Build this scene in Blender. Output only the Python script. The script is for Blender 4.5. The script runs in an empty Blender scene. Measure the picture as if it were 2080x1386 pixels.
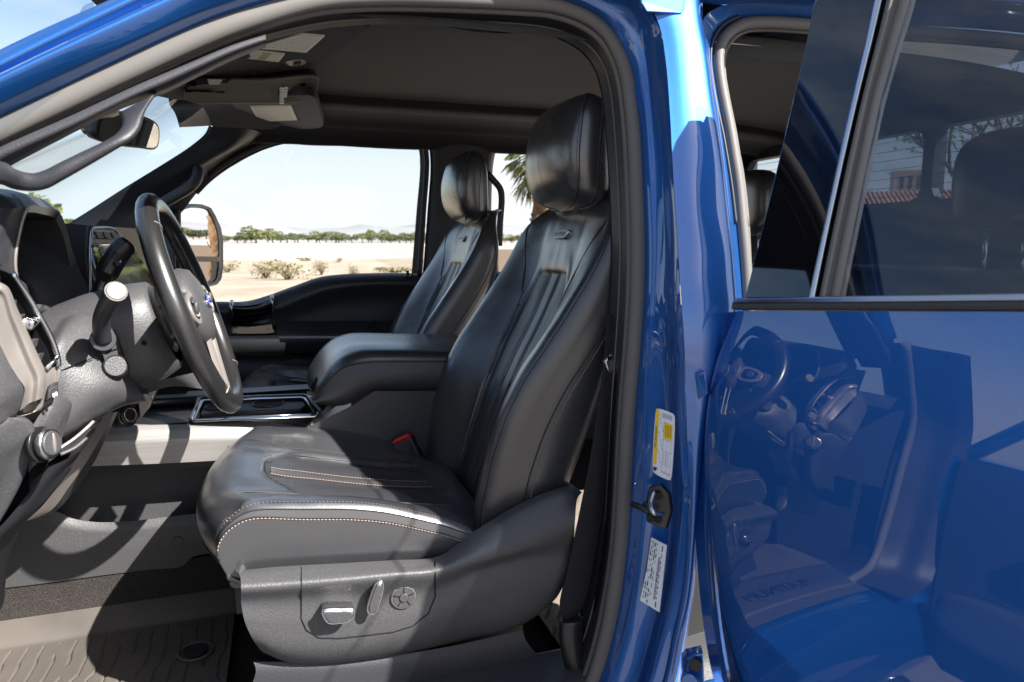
import bpy, math, random
from mathutils import Vector, Matrix, noise
R_ = math.radians
scene = bpy.context.scene
col = scene.collection
# ------------------------------------------------------------------ camera
FPX, PSI, PIT, CAM = 1387.0, R_(18.4), R_(7.9), Vector((0, -1.8, 1.62))
FW = Vector((math.sin(PSI) * math.cos(PIT), math.cos(PSI) * math.cos(PIT), -math.sin(PIT)))
RT = Vector((math.cos(PSI), -math.sin(PSI), 0))
UPV = RT.cross(FW)
cd = bpy.data.cameras.new('camera')
cam = bpy.data.objects.new('camera', cd); col.objects.link(cam)
cd.sensor_width = 36; cd.lens = FPX * 36 / 2080; cd.clip_start = .02; cd.clip_end = 30000
mx = Matrix((RT, UPV, -FW)).transposed().to_4x4(); mx.translation = CAM
cam.matrix_world = mx
scene.camera = cam
cd.dof.use_dof = True; cd.dof.focus_distance = 1.45; cd.dof.aperture_fstop = 6.3
# ------------------------------------------------------------------ light
SUN = Vector((-.90, 1.0, -1.20)).normalized()       # the way the sunlight travels
scene.view_settings.view_transform = 'Standard'; scene.view_settings.look = 'None'
scene.view_settings.exposure = 1.9; scene.view_settings.gamma = 1
scene.view_settings.use_curve_mapping = False
w = bpy.data.worlds.new('World'); scene.world = w; w.use_nodes = True
nt = w.node_tree; nt.nodes.clear()
sky = nt.nodes.new('ShaderNodeTexSky'); sky.sky_type = 'NISHITA'; sky.sun_disc = False
elev = math.asin(-SUN.z); sky.sun_elevation = elev
sky.sun_rotation = math.atan2(-SUN.x, -SUN.y)
sky.air_density = 1.0; sky.dust_density = 1.2; sky.ozone_density = 1.5
tc = nt.nodes.new('ShaderNodeTexCoord'); mp = nt.nodes.new('ShaderNodeMapping'); mp.inputs['Scale'].default_value = (1.6, 1.6, 6)
nz = nt.nodes.new('ShaderNodeTexNoise'); nz.inputs['Scale'].default_value = 2.2; nz.inputs['Detail'].default_value = 9; nz.inputs['Roughness'].default_value = .62
rp = nt.nodes.new('ShaderNodeValToRGB'); rp.color_ramp.elements[0].position = .42; rp.color_ramp.elements[1].position = .72
rp.color_ramp.elements[0].color = (0, 0, 0, 1); rp.color_ramp.elements[1].color = (.5, .5, .5, 1)
mxc = nt.nodes.new('ShaderNodeMixRGB'); mxc.inputs[2].default_value = (5.7, 5.8, 5.9, 1)
sxyz = nt.nodes.new('ShaderNodeSeparateXYZ'); hz = nt.nodes.new('ShaderNodeMapRange'); hz.interpolation_type = 'SMOOTHSTEP'      # pale desert haze low in the sky
for i_, v_ in ((1, .31), (2, .03), (3, .0), (4, .96)): hz.inputs[i_].default_value = v_
mxf = nt.nodes.new('ShaderNodeMath'); mxf.operation = 'MAXIMUM'
bg = nt.nodes.new('ShaderNodeBackground'); bg.inputs['Strength'].default_value = .056
ow = nt.nodes.new('ShaderNodeOutputWorld')
L = nt.links.new
L(tc.outputs['Generated'], mp.inputs[0]); L(mp.outputs[0], nz.inputs['Vector']); L(nz.outputs[0], rp.inputs[0])
L(tc.outputs['Generated'], sxyz.inputs[0]); L(sxyz.outputs[2], hz.inputs[0]); L(hz.outputs[0], mxf.inputs[0]); L(rp.outputs[0], mxf.inputs[1]); L(mxf.outputs[0], mxc.inputs[0]); L(sky.outputs[0], mxc.inputs[1]); L(mxc.outputs[0], bg.inputs[0]); L(bg.outputs[0], ow.inputs[0])
sd = bpy.data.lights.new('sun', 'SUN'); sd.energy = 5.0; sd.angle = R_(.53); sd.color = (1, .96, .91)
so = bpy.data.objects.new('sun', sd); col.objects.link(so)
so.rotation_euler = SUN.to_track_quat('-Z', 'Y').to_euler(); so.location = (3, -6, 8)
# ------------------------------------------------------------------ tracing helpers: a point of the photograph set down at its own distance
def P(x, y, Y=None, X=None, Z=None):
    d = FW + RT * ((x - 1040) / FPX) + UPV * ((693 - y) / FPX)
    if Y is not None: t = (Y - CAM.y) / d.y
    elif X is not None: t = (X - CAM.x) / d.x
    else: t = (Z - CAM.z) / d.z
    return CAM + d * t
def row(Y, *xy):                        # row(Y, x,y, x,y, ...) -> 3-D points on the plane Y
    return [P(xy[i], xy[i + 1], Y) for i in range(0, len(xy), 2)]
def rowY(*t):                           # rowY((x,y,Y), ...)
    return [P(*a) for a in t]
def cr(pts, n, closed=False):           # Catmull-Rom through points, n samples by chord length
    pts = [Vector(p) for p in pts]; m = len(pts)
    if m == 1: return [pts[0].copy() for _ in range(n)]
    if m == 2 and not closed: return [pts[0].lerp(pts[1], i / (n - 1)) for i in range(n)]
    dense = []; K = 14
    rng = m if closed else m - 1
    for i in range(rng):
        if closed: a, b, c, d = pts[(i - 1) % m], pts[i], pts[(i + 1) % m], pts[(i + 2) % m]
        else:
            b, c = pts[i], pts[i + 1]
            a = pts[i - 1] if i > 0 else b * 2 - c
            d = pts[i + 2] if i + 2 < m else c * 2 - b
        t0 = 0.; t1 = max((b - a).length, 1e-6) ** .5; t2 = t1 + max((c - b).length, 1e-6) ** .5; t3 = t2 + max((d - c).length, 1e-6) ** .5
        for k in range(K):
            t = t1 + (t2 - t1) * k / K
            A1 = a * ((t1 - t) / t1) + b * (t / t1)
            A2 = b * ((t2 - t) / (t2 - t1)) + c * ((t - t1) / (t2 - t1))
            A3 = c * ((t3 - t) / (t3 - t2)) + d * ((t - t2) / (t3 - t2))
            B1 = A1 * ((t2 - t) / t2) + A2 * (t / t2)
            B2 = A2 * ((t3 - t) / (t3 - t1)) + A3 * ((t - t1) / (t3 - t1))
            dense.append(B1 * ((t2 - t) / (t2 - t1)) + B2 * ((t - t1) / (t2 - t1)))
    dense.append(pts[0].copy() if closed else pts[-1].copy())
    L_ = [0.]
    for i in range(1, len(dense)): L_.append(L_[-1] + (dense[i] - dense[i - 1]).length)
    tot = L_[-1] or 1e-9; out = []; j = 0
    N_ = n if closed else n - 1
    for i in range(n):
        s = tot * i / N_
        while j < len(L_) - 2 and L_[j + 1] < s: j += 1
        seg = L_[j + 1] - L_[j]
        out.append(dense[j].lerp(dense[j + 1], (s - L_[j]) / seg if seg > 1e-12 else 0))
    return out
def lin(pts, n):                        # straight polyline resampled, keeps creases roughly
    pts = [Vector(p) for p in pts]; L_ = [0.]
    for i in range(1, len(pts)): L_.append(L_[-1] + (pts[i] - pts[i - 1]).length)
    out = []; j = 0
    for i in range(n):
        s = L_[-1] * i / (n - 1)
        while j < len(L_) - 2 and L_[j + 1] < s: j += 1
        seg = L_[j + 1] - L_[j]; out.append(pts[j].lerp(pts[j + 1], (s - L_[j]) / seg if seg > 1e-12 else 0))
    return out
def surf(rows, nu, nv, lu=False, lv=False):    # grid nv x nu through traced rows
    rr = [(lin if lu else cr)(r, nu) for r in rows]
    cols = [(lin if lv else cr)([r[i] for r in rr], nv) for i in range(nu)]
    return [[cols[i][j] for i in range(nu)] for j in range(nv)]
def evalg(g, u, v):                     # u across a row, v across rows, 0..1
    nv, nu = len(g), len(g[0]); a = min(max(u, 0), 1) * (nu - 1); b = min(max(v, 0), 1) * (nv - 1)
    i, j = min(int(a), nu - 2), min(int(b), nv - 2); fa, fb = a - i, b - j
    p = g[j][i].lerp(g[j][i + 1], fa).lerp(g[j + 1][i].lerp(g[j + 1][i + 1], fa), fb)
    n = (g[j][i + 1] - g[j][i]).cross(g[j + 1][i] - g[j][i])
    return p, (n.normalized() if n.length > 1e-12 else Vector((0, -1, 0)))
class MB:
    def __init__(s): s.v = []; s.f = []; s.m = []; s.flat = []; s.mats = []
    def mi(s, m):
        if m not in s.mats: s.mats.append(m)
        return s.mats.index(m)
    def face(s, idx, mat, flat=False): s.f.append(tuple(idx)); s.m.append(s.mi(mat)); s.flat.append(flat)
    def poly(s, pts, mat, flat=True):
        b = len(s.v); s.v += [Vector(p) for p in pts]; s.face(range(b, b + len(pts)), mat, flat)
    def grid(s, g, mat, closeu=False, colmat=None, flat=False):
        b = len(s.v); nv, nu = len(g), len(g[0])
        for r in g: s.v += [Vector(p) for p in r]
        for j in range(nv - 1):
            for i in range(nu if closeu else nu - 1):
                k = (i + 1) % nu
                s.face((b + j * nu + i, b + j * nu + k, b + (j + 1) * nu + k, b + (j + 1) * nu + i), colmat(i, j) if colmat else mat, flat)
        return s
    def tube(s, pts, r, mat, n=10, closed=False, samples=None, rv=None, cap=True, sx=1.0, up=None, twist=0):
        if samples: pts = cr(pts, samples, closed)
        pts = [Vector(p) for p in pts]; m = len(pts); b = len(s.v); prev = None
        for i, p in enumerate(pts):
            t = (pts[(i + 1) % m] - pts[i - 1]) if closed else pts[min(i + 1, m - 1)] - pts[max(i - 1, 0)]
            if t.length < 1e-9: t = Vector((0, 0, 1))
            t.normalize()
            if up is not None: a = Vector(up) - t * t.dot(Vector(up))
            elif prev is None: a = t.orthogonal()
            else: a = prev - t * t.dot(prev)
            if a.length < 1e-6: a = t.orthogonal()
            a.normalize(); prev = a.copy(); c = t.cross(a)
            rr = r if rv is None else rv(i / (m - 1))
            for k in range(n):
                q = 2 * math.pi * k / n + twist
                s.v.append(p + (a * math.cos(q) + c * (math.sin(q) * sx)) * rr)
        for i in range(m if closed else m - 1):
            for k in range(n):
                i2 = (i + 1) % m; k2 = (k + 1) % n
                s.face((b + i * n + k, b + i * n + k2, b + i2 * n + k2, b + i2 * n + k), mat)
        if cap and not closed:
            s.face([b + k for k in range(n)][::-1], mat, True); s.face([b + (m - 1) * n + k for k in range(n)], mat, True)
        return s
    def ribbon(s, pts, wid, nrm, mat, lift=0.0):       # flat strip along a path
        pts = [Vector(p) for p in pts]; b = len(s.v); m = len(pts)
        for i, p in enumerate(pts):
            t = (pts[min(i + 1, m - 1)] - pts[max(i - 1, 0)]).normalized(); nn = nrm[i] if isinstance(nrm, list) else Vector(nrm)
            a = t.cross(nn).normalized() * wid * .5
            s.v += [p + nn * lift - a, p + nn * lift + a]
        for i in range(m - 1): s.face((b + 2 * i, b + 2 * i + 1, b + 2 * i + 3, b + 2 * i + 2), mat)
        return s
    def prism(s, pts, off, mat, bev=0.0, side=None):   # outline + its copy at off; bev shrinks the front (first) face edge
        pts = [Vector(p) for p in pts]; off = Vector(off); n = len(pts); c = sum(pts, Vector()) / n; b = len(s.v)
        if bev > 0:
            L0 = off.length; loops = []
            for (sh, dp) in ((bev, 0.), (bev * .3, bev * .3), (0., bev), ):
                lp = []
                for i, p in enumerate(pts):
                    e1 = (pts[i] - pts[i - 1]); e2 = (pts[(i + 1) % n] - pts[i])
                    e1 = e1.normalized() if e1.length > 1e-9 else e2.normalized(); e2 = e2.normalized() if e2.length > 1e-9 else e1
                    t = e1 + e2
                    if t.length < 1e-6: t = e1
                    inw = off.normalized().cross(t.normalized())
                    if not hasattr(s, '_or'): pass
                    lp.append((p, inw, dp, sh))
                loops.append(lp)
            area = sum(((pts[i] - c).cross(pts[(i + 1) % n] - c)).dot(off) for i in range(n)); sg = 1 if area > 0 else -1
            for lp in loops: s.v += [p + inw * sg * sh + off.normalized() * dp for p, inw, dp, sh in lp]
            s.v += [p + off for p in pts]; k = 4
        else:
            s.v += pts + [p + off for p in pts]; k = 2
        s.face(range(b, b + n), mat, True); s.face([b + (k - 1) * n + i for i in range(n)][::-1], side or mat, True)
        for q in range(k - 1):
            for i in range(n):
                j = (i + 1) % n; s.face((b + q * n + i, b + (q + 1) * n + i, b + (q + 1) * n + j, b + q * n + j), side or mat, bev == 0)
        return s
    def box(s, c, size, mat, rot=None, bev=0.0):
        c = Vector(c); hx, hy, hz = [a / 2 for a in size]; M_ = rot or Matrix.Identity(3)
        b = len(s.v)
        if bev <= 0:
            for z in (-hz, hz):
                for x, y in ((-hx, -hy), (hx, -hy), (hx, hy), (-hx, hy)): s.v.append(c + M_ @ Vector((x, y, z)))
            for f in ((0, 3, 2, 1), (4, 5, 6, 7), (0, 1, 5, 4), (1, 2, 6, 5), (2, 3, 7, 6), (3, 0, 4, 7)): s.face([b + i for i in f], mat, True)
            return s
        return s.sq(c, (hx, hy, hz), mat, rot=M_, e=min(hx, hy, hz) / max(bev, 1e-4))
    def sq(s, c, h, mat, rot=None, e=4.0, nu=28, nv=16):     # rounded block (superellipsoid)
        M_ = rot or Matrix.Identity(3); pw = 2.0 / max(e, 2.0); c = Vector(c)
        f = lambda q: math.copysign(abs(q) ** pw, q)
        g = [[c + M_ @ Vector((h[0] * f(math.cos(b)) * f(math.cos(a)), h[1] * f(math.cos(b)) * f(math.sin(a)), h[2] * f(math.sin(b))))
              for a in [2 * math.pi * i / nu for i in range(nu)]] for b in [-math.pi / 2 + math.pi * j / nv for j in range(nv + 1)]]
        return s.grid(g, mat, closeu=True)
    def disc(s, c, nrm, r, mat, th=.002, n=28, bev=.0, rx=None):
        nrm = Vector(nrm).normalized(); a = nrm.orthogonal().normalized() if rx is None else (Vector(rx) - nrm * nrm.dot(Vector(rx))).normalized(); b = nrm.cross(a)
        lp = [Vector(c) + nrm * th + (a * math.cos(2 * math.pi * i / n) + b * math.sin(2 * math.pi * i / n)) * r for i in range(n)]
        return s.prism(lp, -nrm * th, mat, bev)
    def stitch(s, pts, mat, step=.006, ln=.0038, r=.0008):   # separate stitches along a path
        L_ = 0.; pts = [Vector(p) for p in pts]; tot = sum((pts[i + 1] - pts[i]).length for i in range(len(pts) - 1)); n = max(2, int(tot / step))
        q = lin(pts, n * 2 + 1)
        for i in range(0, n * 2, 2):
            d = q[i + 1] - q[i]
            if d.length < 1e-9: continue
            d = d.normalized() * ln * .5; m_ = (q[i] + q[i + 1]) / 2
            s.tube([m_ - d, m_ + d], r, mat, n=5)
        return s
    def text(s, body, origin, xdir, ydir, size, mat, th=0.0006, align='CENTER', sx=1.0):
        cu = bpy.data.curves.new('lettering', 'FONT'); cu.body = body; cu.size = 1; cu.align_x = align; cu.align_y = 'CENTER'; cu.extrude = 0
        ob = bpy.data.objects.new('lettering', cu); col.objects.link(ob)
        dg = bpy.context.evaluated_depsgraph_get(); me = bpy.data.meshes.new_from_object(ob.evaluated_get(dg))
        x = Vector(xdir).normalized(); y = Vector(ydir); y = (y - x * x.dot(y)).normalized(); z = x.cross(y); o = Vector(origin)
        b = len(s.v)
        s.v += [o + x * (v.co.x * size * sx) + y * (v.co.y * size) + z * th for v in me.vertices]
        for p in me.polygons: s.face([b + i for i in p.vertices], mat, True)
        bpy.data.objects.remove(ob); bpy.data.curves.remove(cu); bpy.data.meshes.remove(me)
        return s
    def build(s, name, parent=None, label=None, mods=(), loc=None, kind=None):
        me = bpy.data.meshes.new(name)
        o0 = Vector(loc) if loc is not None else Vector()
        me.from_pydata([tuple(v - o0) for v in s.v], [], s.f)
        for m in s.mats: me.materials.append(m)
        for p, m, fl in zip(me.polygons, s.m, s.flat): p.material_index = m; p.use_smooth = not fl
        me.update()
        o = bpy.data.objects.new(name, me); col.objects.link(o); o.location = o0
        if parent is not None: o.parent = parent
        for md in mods:
            if md[0] == 'solid':
                d = o.modifiers.new('thickness', 'SOLIDIFY'); d.thickness = md[1]; d.offset = md[2] if len(md) > 2 else -1; d.use_even_offset = False
            elif md[0] == 'bevel':
                d = o.modifiers.new('bevel', 'BEVEL'); d.width = md[1]; d.segments = 2; d.limit_method = 'ANGLE'; d.angle_limit = R_(35)
            elif md[0] == 'sub':
                d = o.modifiers.new('smooth', 'SUBSURF'); d.levels = md[1]; d.render_levels = md[1]
        if label: o['label'] = label
        if kind: o['kind'] = kind
        return o
def root(name, label, cat, loc, group=None):
    o = bpy.data.objects.new(name, None); col.objects.link(o); o.location = loc; o.empty_display_size = .1
    o['label'] = label; o['category'] = cat
    if group: o['group'] = group
    return o
def tag(o, label, cat, group=None):
    o['label'] = label; o['category'] = cat
    if group: o['group'] = group
    return o
# ------------------------------------------------------------------ materials
def mat(name, base, rough=.5, metal=0., coat=0., coat_r=.03, spec=.5, bump=None, vary=None, sheen=0., ior=1.5, rvary=None, aniso=0., stretch=None, grad=None):
    m = bpy.data.materials.new(name); m.use_nodes = True; t = m.node_tree; b = t.nodes['Principled BSDF']
    b.inputs['Base Color'].default_value = (*base, 1); b.inputs['Roughness'].default_value = rough; b.inputs['Metallic'].default_value = metal
    b.inputs['Coat Weight'].default_value = coat; b.inputs['Coat Roughness'].default_value = coat_r; b.inputs['Specular IOR Level'].default_value = spec
    b.inputs['IOR'].default_value = ior; b.inputs['Sheen Weight'].default_value = sheen
    co = t.nodes.new('ShaderNodeTexCoord'); vec = co.outputs['Object']
    if stretch:
        mpn = t.nodes.new('ShaderNodeMapping'); mpn.inputs['Scale'].default_value = stretch; t.links.new(vec, mpn.inputs[0]); vec = mpn.outputs[0]
    def nzn(scale, det=4, rg=.55, kind='n'):
        n = t.nodes.new('ShaderNodeTexNoise' if kind == 'n' else 'ShaderNodeTexVoronoi'); n.inputs['Scale'].default_value = scale
        if kind == 'n': n.inputs['Detail'].default_value = det; n.inputs['Roughness'].default_value = rg
        t.links.new(vec, n.inputs['Vector']); return n.outputs[0]
    if vary:                                    # (scale, other colour, lo, hi)
        r = t.nodes.new('ShaderNodeMapRange'); r.inputs[1].default_value = vary[2]; r.inputs[2].default_value = vary[3]
        t.links.new(nzn(vary[0], 6), r.inputs[0])
        mm = t.nodes.new('ShaderNodeMixRGB'); mm.inputs[1].default_value = (*base, 1); mm.inputs[2].default_value = (*vary[1], 1)
        t.links.new(r.outputs[0], mm.inputs[0]); t.links.new(mm.outputs[0], b.inputs['Base Color'])
    if rvary:                                   # (scale, lo, hi)
        r = t.nodes.new('ShaderNodeMapRange'); r.inputs[1].default_value = .3; r.inputs[2].default_value = .7; r.inputs[3].default_value = rvary[1]; r.inputs[4].default_value = rvary[2]
        t.links.new(nzn(rvary[0], 5), r.inputs[0]); t.links.new(r.outputs[0], b.inputs['Roughness'])
    if bump:                                    # list of (scale, strength, distance, kind)
        prev = None
        for (sc, st, di, kd) in bump:
            bn = t.nodes.new('ShaderNodeBump'); bn.inputs['Strength'].default_value = st; bn.inputs['Distance'].default_value = di
            t.links.new(nzn(sc, 3, .5, kd), bn.inputs['Height'])
            if prev: t.links.new(prev, bn.inputs['Normal'])
            prev = bn.outputs[0]
        t.links.new(prev, b.inputs['Normal'])
    return m
def glassmat(name, tint, refl=1.0, ior=1.5):
    m = bpy.data.materials.new(name); m.use_nodes = True; t = m.node_tree; t.nodes.clear()
    tr = t.nodes.new('ShaderNodeBsdfTransparent'); tr.inputs[0].default_value = (*tint, 1)
    gl = t.nodes.new('ShaderNodeBsdfGlossy'); gl.inputs['Roughness'].default_value = .0; gl.inputs[0].default_value = (refl, refl, refl, 1)
    fr = t.nodes.new('ShaderNodeFresnel'); ge = t.nodes.new('ShaderNodeNewGeometry'); rg = t.nodes.new('ShaderNodeMapRange')
    rg.inputs[3].default_value = ior; rg.inputs[4].default_value = 1 / ior; t.links.new(ge.outputs['Backfacing'], rg.inputs[0]); t.links.new(rg.outputs[0], fr.inputs[0])
    mi = t.nodes.new('ShaderNodeMixShader'); o = t.nodes.new('ShaderNodeOutputMaterial')
    t.links.new(fr.outputs[0], mi.inputs[0]); t.links.new(tr.outputs[0], mi.inputs[1]); t.links.new(gl.outputs[0], mi.inputs[2]); t.links.new(mi.outputs[0], o.inputs[0])
    return m
leather = mat('black_leather', (.030, .031, .034), .30, spec=.8, coat=1.0, coat_r=.29, bump=[(9, .16, .004, 'n'), (38, .05, .002, 'n'), (330, .22, .0005, 'v')], rvary=(7, .25, .36))
leather_perf = mat('perforated_leather', (.028, .029, .033), .36, spec=.6, coat=.4, coat_r=.3, bump=[(7, .2, .004, 'n'), (420, .5, .0008, 'v')])
leather_m = mat('matte_black_leather', (.026, .0265, .030), .45, spec=.5, bump=[(9, .16, .004, 'n'), (330, .3, .0006, 'v')])
leather_trim = mat('smooth_dark_trim_leather', (.046, .043, .043), .34, spec=.6, coat=.4, coat_r=.28, bump=[(9, .2, .003, 'n'), (420, .15, .0005, 'v')])
stitchm = mat('contrast_thread', (.26, .20, .18), .6)
stitchd = mat('dark_thread', (.10, .08, .09), .6)
seam = mat('seam_shadow_piping', (.012, .012, .014), .6)
plastic = mat('grained_charcoal_plastic', (.045, .045, .047), .45, spec=.5, bump=[(420, .75, .0009, 'n'), (60, .05, .001, 'n')], vary=(260, (.068, .066, .064), .50, .78))
plastic_d = mat('dark_grained_plastic', (.021, .021, .025), .5, spec=.45, bump=[(420, .6, .0008, 'n')])
plastic_b = mat('smooth_black_plastic', (.012, .012, .013), .32, spec=.5, bump=[(500, .1, .0003, 'n')])
softdash = mat('soft_touch_dash', (.032, .034, .039), .38, spec=.45, bump=[(480, .4, .0006, 'v')])
gloss = mat('gloss_black', (.004, .004, .006), .03, coat=1.0)
satin = mat('satin_stone_trim', (.27, .245, .225), .38, metal=.55, bump=[(300, .06, .0003, 'n')], stretch=(.15, .15, 3))
brushed = mat('brushed_silver_trim', (.34, .325, .31), .40, metal=.6, bump=[(160, .10, .0004, 'n')], stretch=(.05, 1, 3), vary=(60, (.29, .275, .26), .35, .65))
chrome = mat('chrome', (.72, .72, .74), .10, metal=1.0)
chrome_s = mat('satin_chrome', (.55, .55, .56), .25, metal=1.0)
rubber = mat('grey_weatherstrip_rubber', (.115, .108, .102), .55, spec=.3, bump=[(900, .3, .0004, 'n')])
rubber_b = mat('black_rubber', (.014, .014, .015), .5, spec=.4)
cloth = mat('charcoal_headliner_cloth', (.026, .0255, .026), .95, spec=.1, sheen=.2, bump=[(700, .6, .0008, 'n')], vary=(900, (.020, .018, .017), .35, .65))
carpet = mat('black_carpet', (.030, .027, .026), 1.0, spec=.05, bump=[(900, 1.0, .003, 'n')], vary=(700, (.11, .095, .085), .52, .70))
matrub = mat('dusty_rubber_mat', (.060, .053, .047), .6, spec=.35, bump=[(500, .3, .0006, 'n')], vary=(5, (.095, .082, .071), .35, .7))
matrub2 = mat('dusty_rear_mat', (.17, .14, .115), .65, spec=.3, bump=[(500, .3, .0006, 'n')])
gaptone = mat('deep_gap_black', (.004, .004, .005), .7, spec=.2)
web = mat('black_webbing', (.014, .014, .016), .75, spec=.25, bump=[(260, .8, .0008, 'n')], stretch=(1, 1, 4))
stonep = mat('stone_roof_plastic', (.17, .155, .13), .5, spec=.4, bump=[(500, .3, .0005, 'n')])
paper = mat('printed_white_label', (.86, .82, .70), .45, bump=[(200, .05, .0002, 'n')])
labelw = mat('white_vinyl_label', (.72, .74, .78), .35)
yellow = mat('yellow_print', (.80, .52, .01), .4)
ink = mat('black_print', (.03, .03, .035), .5)
inkgrey = mat('grey_print', (.30, .30, .32), .5)
inkred = mat('red_print', (.5, .08, .06), .5)
inktan = mat('tan_print', (.52, .42, .16), .5)
red = mat('red_button', (.55, .012, .012), .35, spec=.5)
mirrorm = mat('mirror_silver', (.9, .9, .9), .0, metal=1.0)
badgew = mat('pale_enamel', (.62, .63, .64), .3, metal=.3)
white = mat('clip_white', (.75, .75, .72), .4)
blueoval = mat('blue_emblem', (.02, .06, .3), .2, coat=1)
lens = mat('clear_lamp_lens', (.62, .60, .52), .2, spec=.6)
screenm = mat('screen_glass', (.16, .20, .23), .06, spec=.6, coat=1.0)
def paintmat():
    m = mat('metallic_blue_paint', (.003, .105, .40), .52, metal=.74, coat=1.0, coat_r=.0, spec=.5)
    t = m.node_tree; b = t.nodes['Principled BSDF']; b.inputs['Coat IOR'].default_value = 1.8
    co = t.nodes.new('ShaderNodeTexCoord'); v = t.nodes.new('ShaderNodeTexVoronoi'); v.inputs['Scale'].default_value = 1400
    t.links.new(co.outputs['Object'], v.inputs['Vector'])
    bn = t.nodes.new('ShaderNodeBump'); bn.inputs['Strength'].default_value = .12; bn.inputs['Distance'].default_value = .0005
    t.links.new(v.outputs['Color'], bn.inputs['Height']); t.links.new(bn.outputs[0], b.inputs['Normal'])
    gl = t.nodes.new('ShaderNodeBsdfGlossy'); gl.inputs['Color'].default_value = (.85, .92, 1, 1); gl.inputs['Roughness'].default_value = .42; t.links.new(bn.outputs[0], gl.inputs['Normal'])      # pale flake lobe, added to whiten the sunlit highlight
    ms = t.nodes.new('ShaderNodeMixShader'); ms.inputs[0].default_value = .012; o = t.nodes['Material Output']
    t.links.new(b.outputs[0], ms.inputs[1]); t.links.new(gl.outputs[0], ms.inputs[2]); t.links.new(ms.outputs[0], o.inputs[0])
    return m
paint = paintmat()
glass = glassmat('clear_window_glass', (.93, .95, .94), .4)
glass_t = glassmat('privacy_tinted_glass', (.40, .43, .48), ior=1.62)
glass_ws = glassmat('windshield_glass', (.80, .90, .95), .5)
# ================================================================== SETTING GROUPS
truck = root('pickup_truck', 'blue crew-cab pickup truck with its doors open showing the black leather front seats', 'pickup truck', (0, 0, 0))
# ================================================================== SEAT (built once at the driver's place, copied to the passenger's)
TH = R_(22.4); SB = Vector((.36, 0, 1.10)); SD = Vector((math.sin(TH), 0, math.cos(TH))); SN = Vector((-math.cos(TH), 0, math.sin(TH)))
YC = -.43
def SW(s, wv, u): return SB + SD * s + SN * wv + Vector((0, YC + u, 0))
# backrest: sections across the seat, from the centre of the front round the bolster to the centre of the back
def interp(tab, s):
    if s <= tab[0][0]: return tab[0][1]
    for a, b in zip(tab, tab[1:]):
        if s <= b[0]: return a[1] + (b[1] - a[1]) * (s - a[0]) / (b[0] - a[0])
    return tab[-1][1]
def itab(tab, n=141):                          # the same table smoothed with a spline
    q = cr([Vector((a, 0, b)) for a, b in tab], 400); return [(p.x, p.z) for p in q]
T_cen = itab([(-.05, -.012), (0, 0), (.06, .012), (.18, .020), (.30, .016), (.40, .006), (.505, .004), (.58, .014), (.63, .014), (.665, -.002), (.70, -.045)])
T_bol = itab([(-.05, .03), (0, .052), (.06, .070), (.12, .082), (.20, .088), (.28, .082), (.35, .066), (.43, .048), (.50, .034), (.58, .026), (.62, .020), (.65, .006), (.675, -.015), (.70, -.048)])
T_hw = itab([(-.05, .222), (0, .238), (.06, .248), (.2, .258), (.35, .262), (.5, .262), (.55, .260), (.58, .253), (.605, .239), (.625, .218), (.645, .188), (.665, .150), (.685, .108), (.70, .065)])
T_bk = itab([(-.05, -.10), (.06, -.105), (.25, -.10), (.385, -.086), (.52, -.068), (.58, -.048), (.61, -.036), (.64, -.030), (.67, -.034), (.70, -.046)])
def sst(x, a, b): t = min(max((x - a) / (b - a), 0), 1); return t * t * (3 - 2 * t)
def inw(s): return .100 + .016 * sst(s, .05, .45)              # half width of the insert
def slim(a): return .506 - .10 * sst(a, .070, .128)
def wfront(a, s):
    c, b, h = interp(T_cen, s), interp(T_bol, s), interp(T_hw, s); hf = h - .022
    t = min(max((a - .100) / (hf - .100), 0), 1); w_ = c + (b - c) * math.sin(t * math.pi / 2) ** 1.35
    low = sst(s, -.01, .07)
    ins = (1 - sst(a, inw(s) - .004, inw(s) + .002)) * (1 - sst(s, slim(a) - .005, slim(a) + .0005)) * low
    w_ -= .011 * ins
    if ins > 0:
        e = abs(a) / inw(s)
        w_ += ins * (.0065 * (1 - ((e - .60) / .40) ** 4) if e > .21 else .0045)
        for g_ in (.020,): w_ -= .0016 * math.exp(-((a - g_) / .0022) ** 2) * ins
    d = s - slim(a)
    if a < .14: w_ += .0012 * math.exp(-((d - .020) / .018) ** 2) * (1 - sst(a, .10, .135)) * low
    w_ += .0012 * noise.noise(Vector((a * 22, s * 17, 2.2)))
    return w_
NF, NR, NS = 64, 12, 150
BS = [-.05 + .75 * (j / (NS - 1)) for j in range(NS)]
lift_ = lambda s: s + .012 * sst(s, .60, .69)
def half(s):
    b, h, k = interp(T_bol, s), interp(T_hw, s), interp(T_bk, s); hf = h - .022
    pr = [(hf * i / (NF - 1), wfront(hf * i / (NF - 1), s)) for i in range(NF)]
    wb = pr[-1][1]
    T_ = max(wb - k, .012); rd = min(.050, .42 * T_); rs = T_ - rd
    for i in range(1, NR + 1):
        q = i / NR * math.pi / 2; pr.append((hf + .026 * math.sin(q) ** .9, wb - rd * (1 - math.cos(q))))
    side = cr([Vector((h + .004, 0, wb - rd)), Vector((h + .007, 0, wb - rd - .22 * rs)), Vector((h + .005, 0, wb - rd - .50 * rs)), Vector((h - .006, 0, wb - rd - .78 * rs)), Vector((h - .035 * h / .26, 0, k + .05 * rs)), Vector((h * .5, 0, k)), Vector((0, 0, k - .004))], 26)
    return pr + [(p.x, p.z) for p in side[1:]]
bg_pos = [[SW(lift_(s), wv, u) for u, wv in half(s)] for s in BS]
def mir(g): return [[Vector((p.x, 2 * YC - p.y, p.z)) for p in r] for r in g]
bg_neg = [r[::-1] for r in mir(bg_pos)]
NCOL = len(bg_pos[0])
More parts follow.
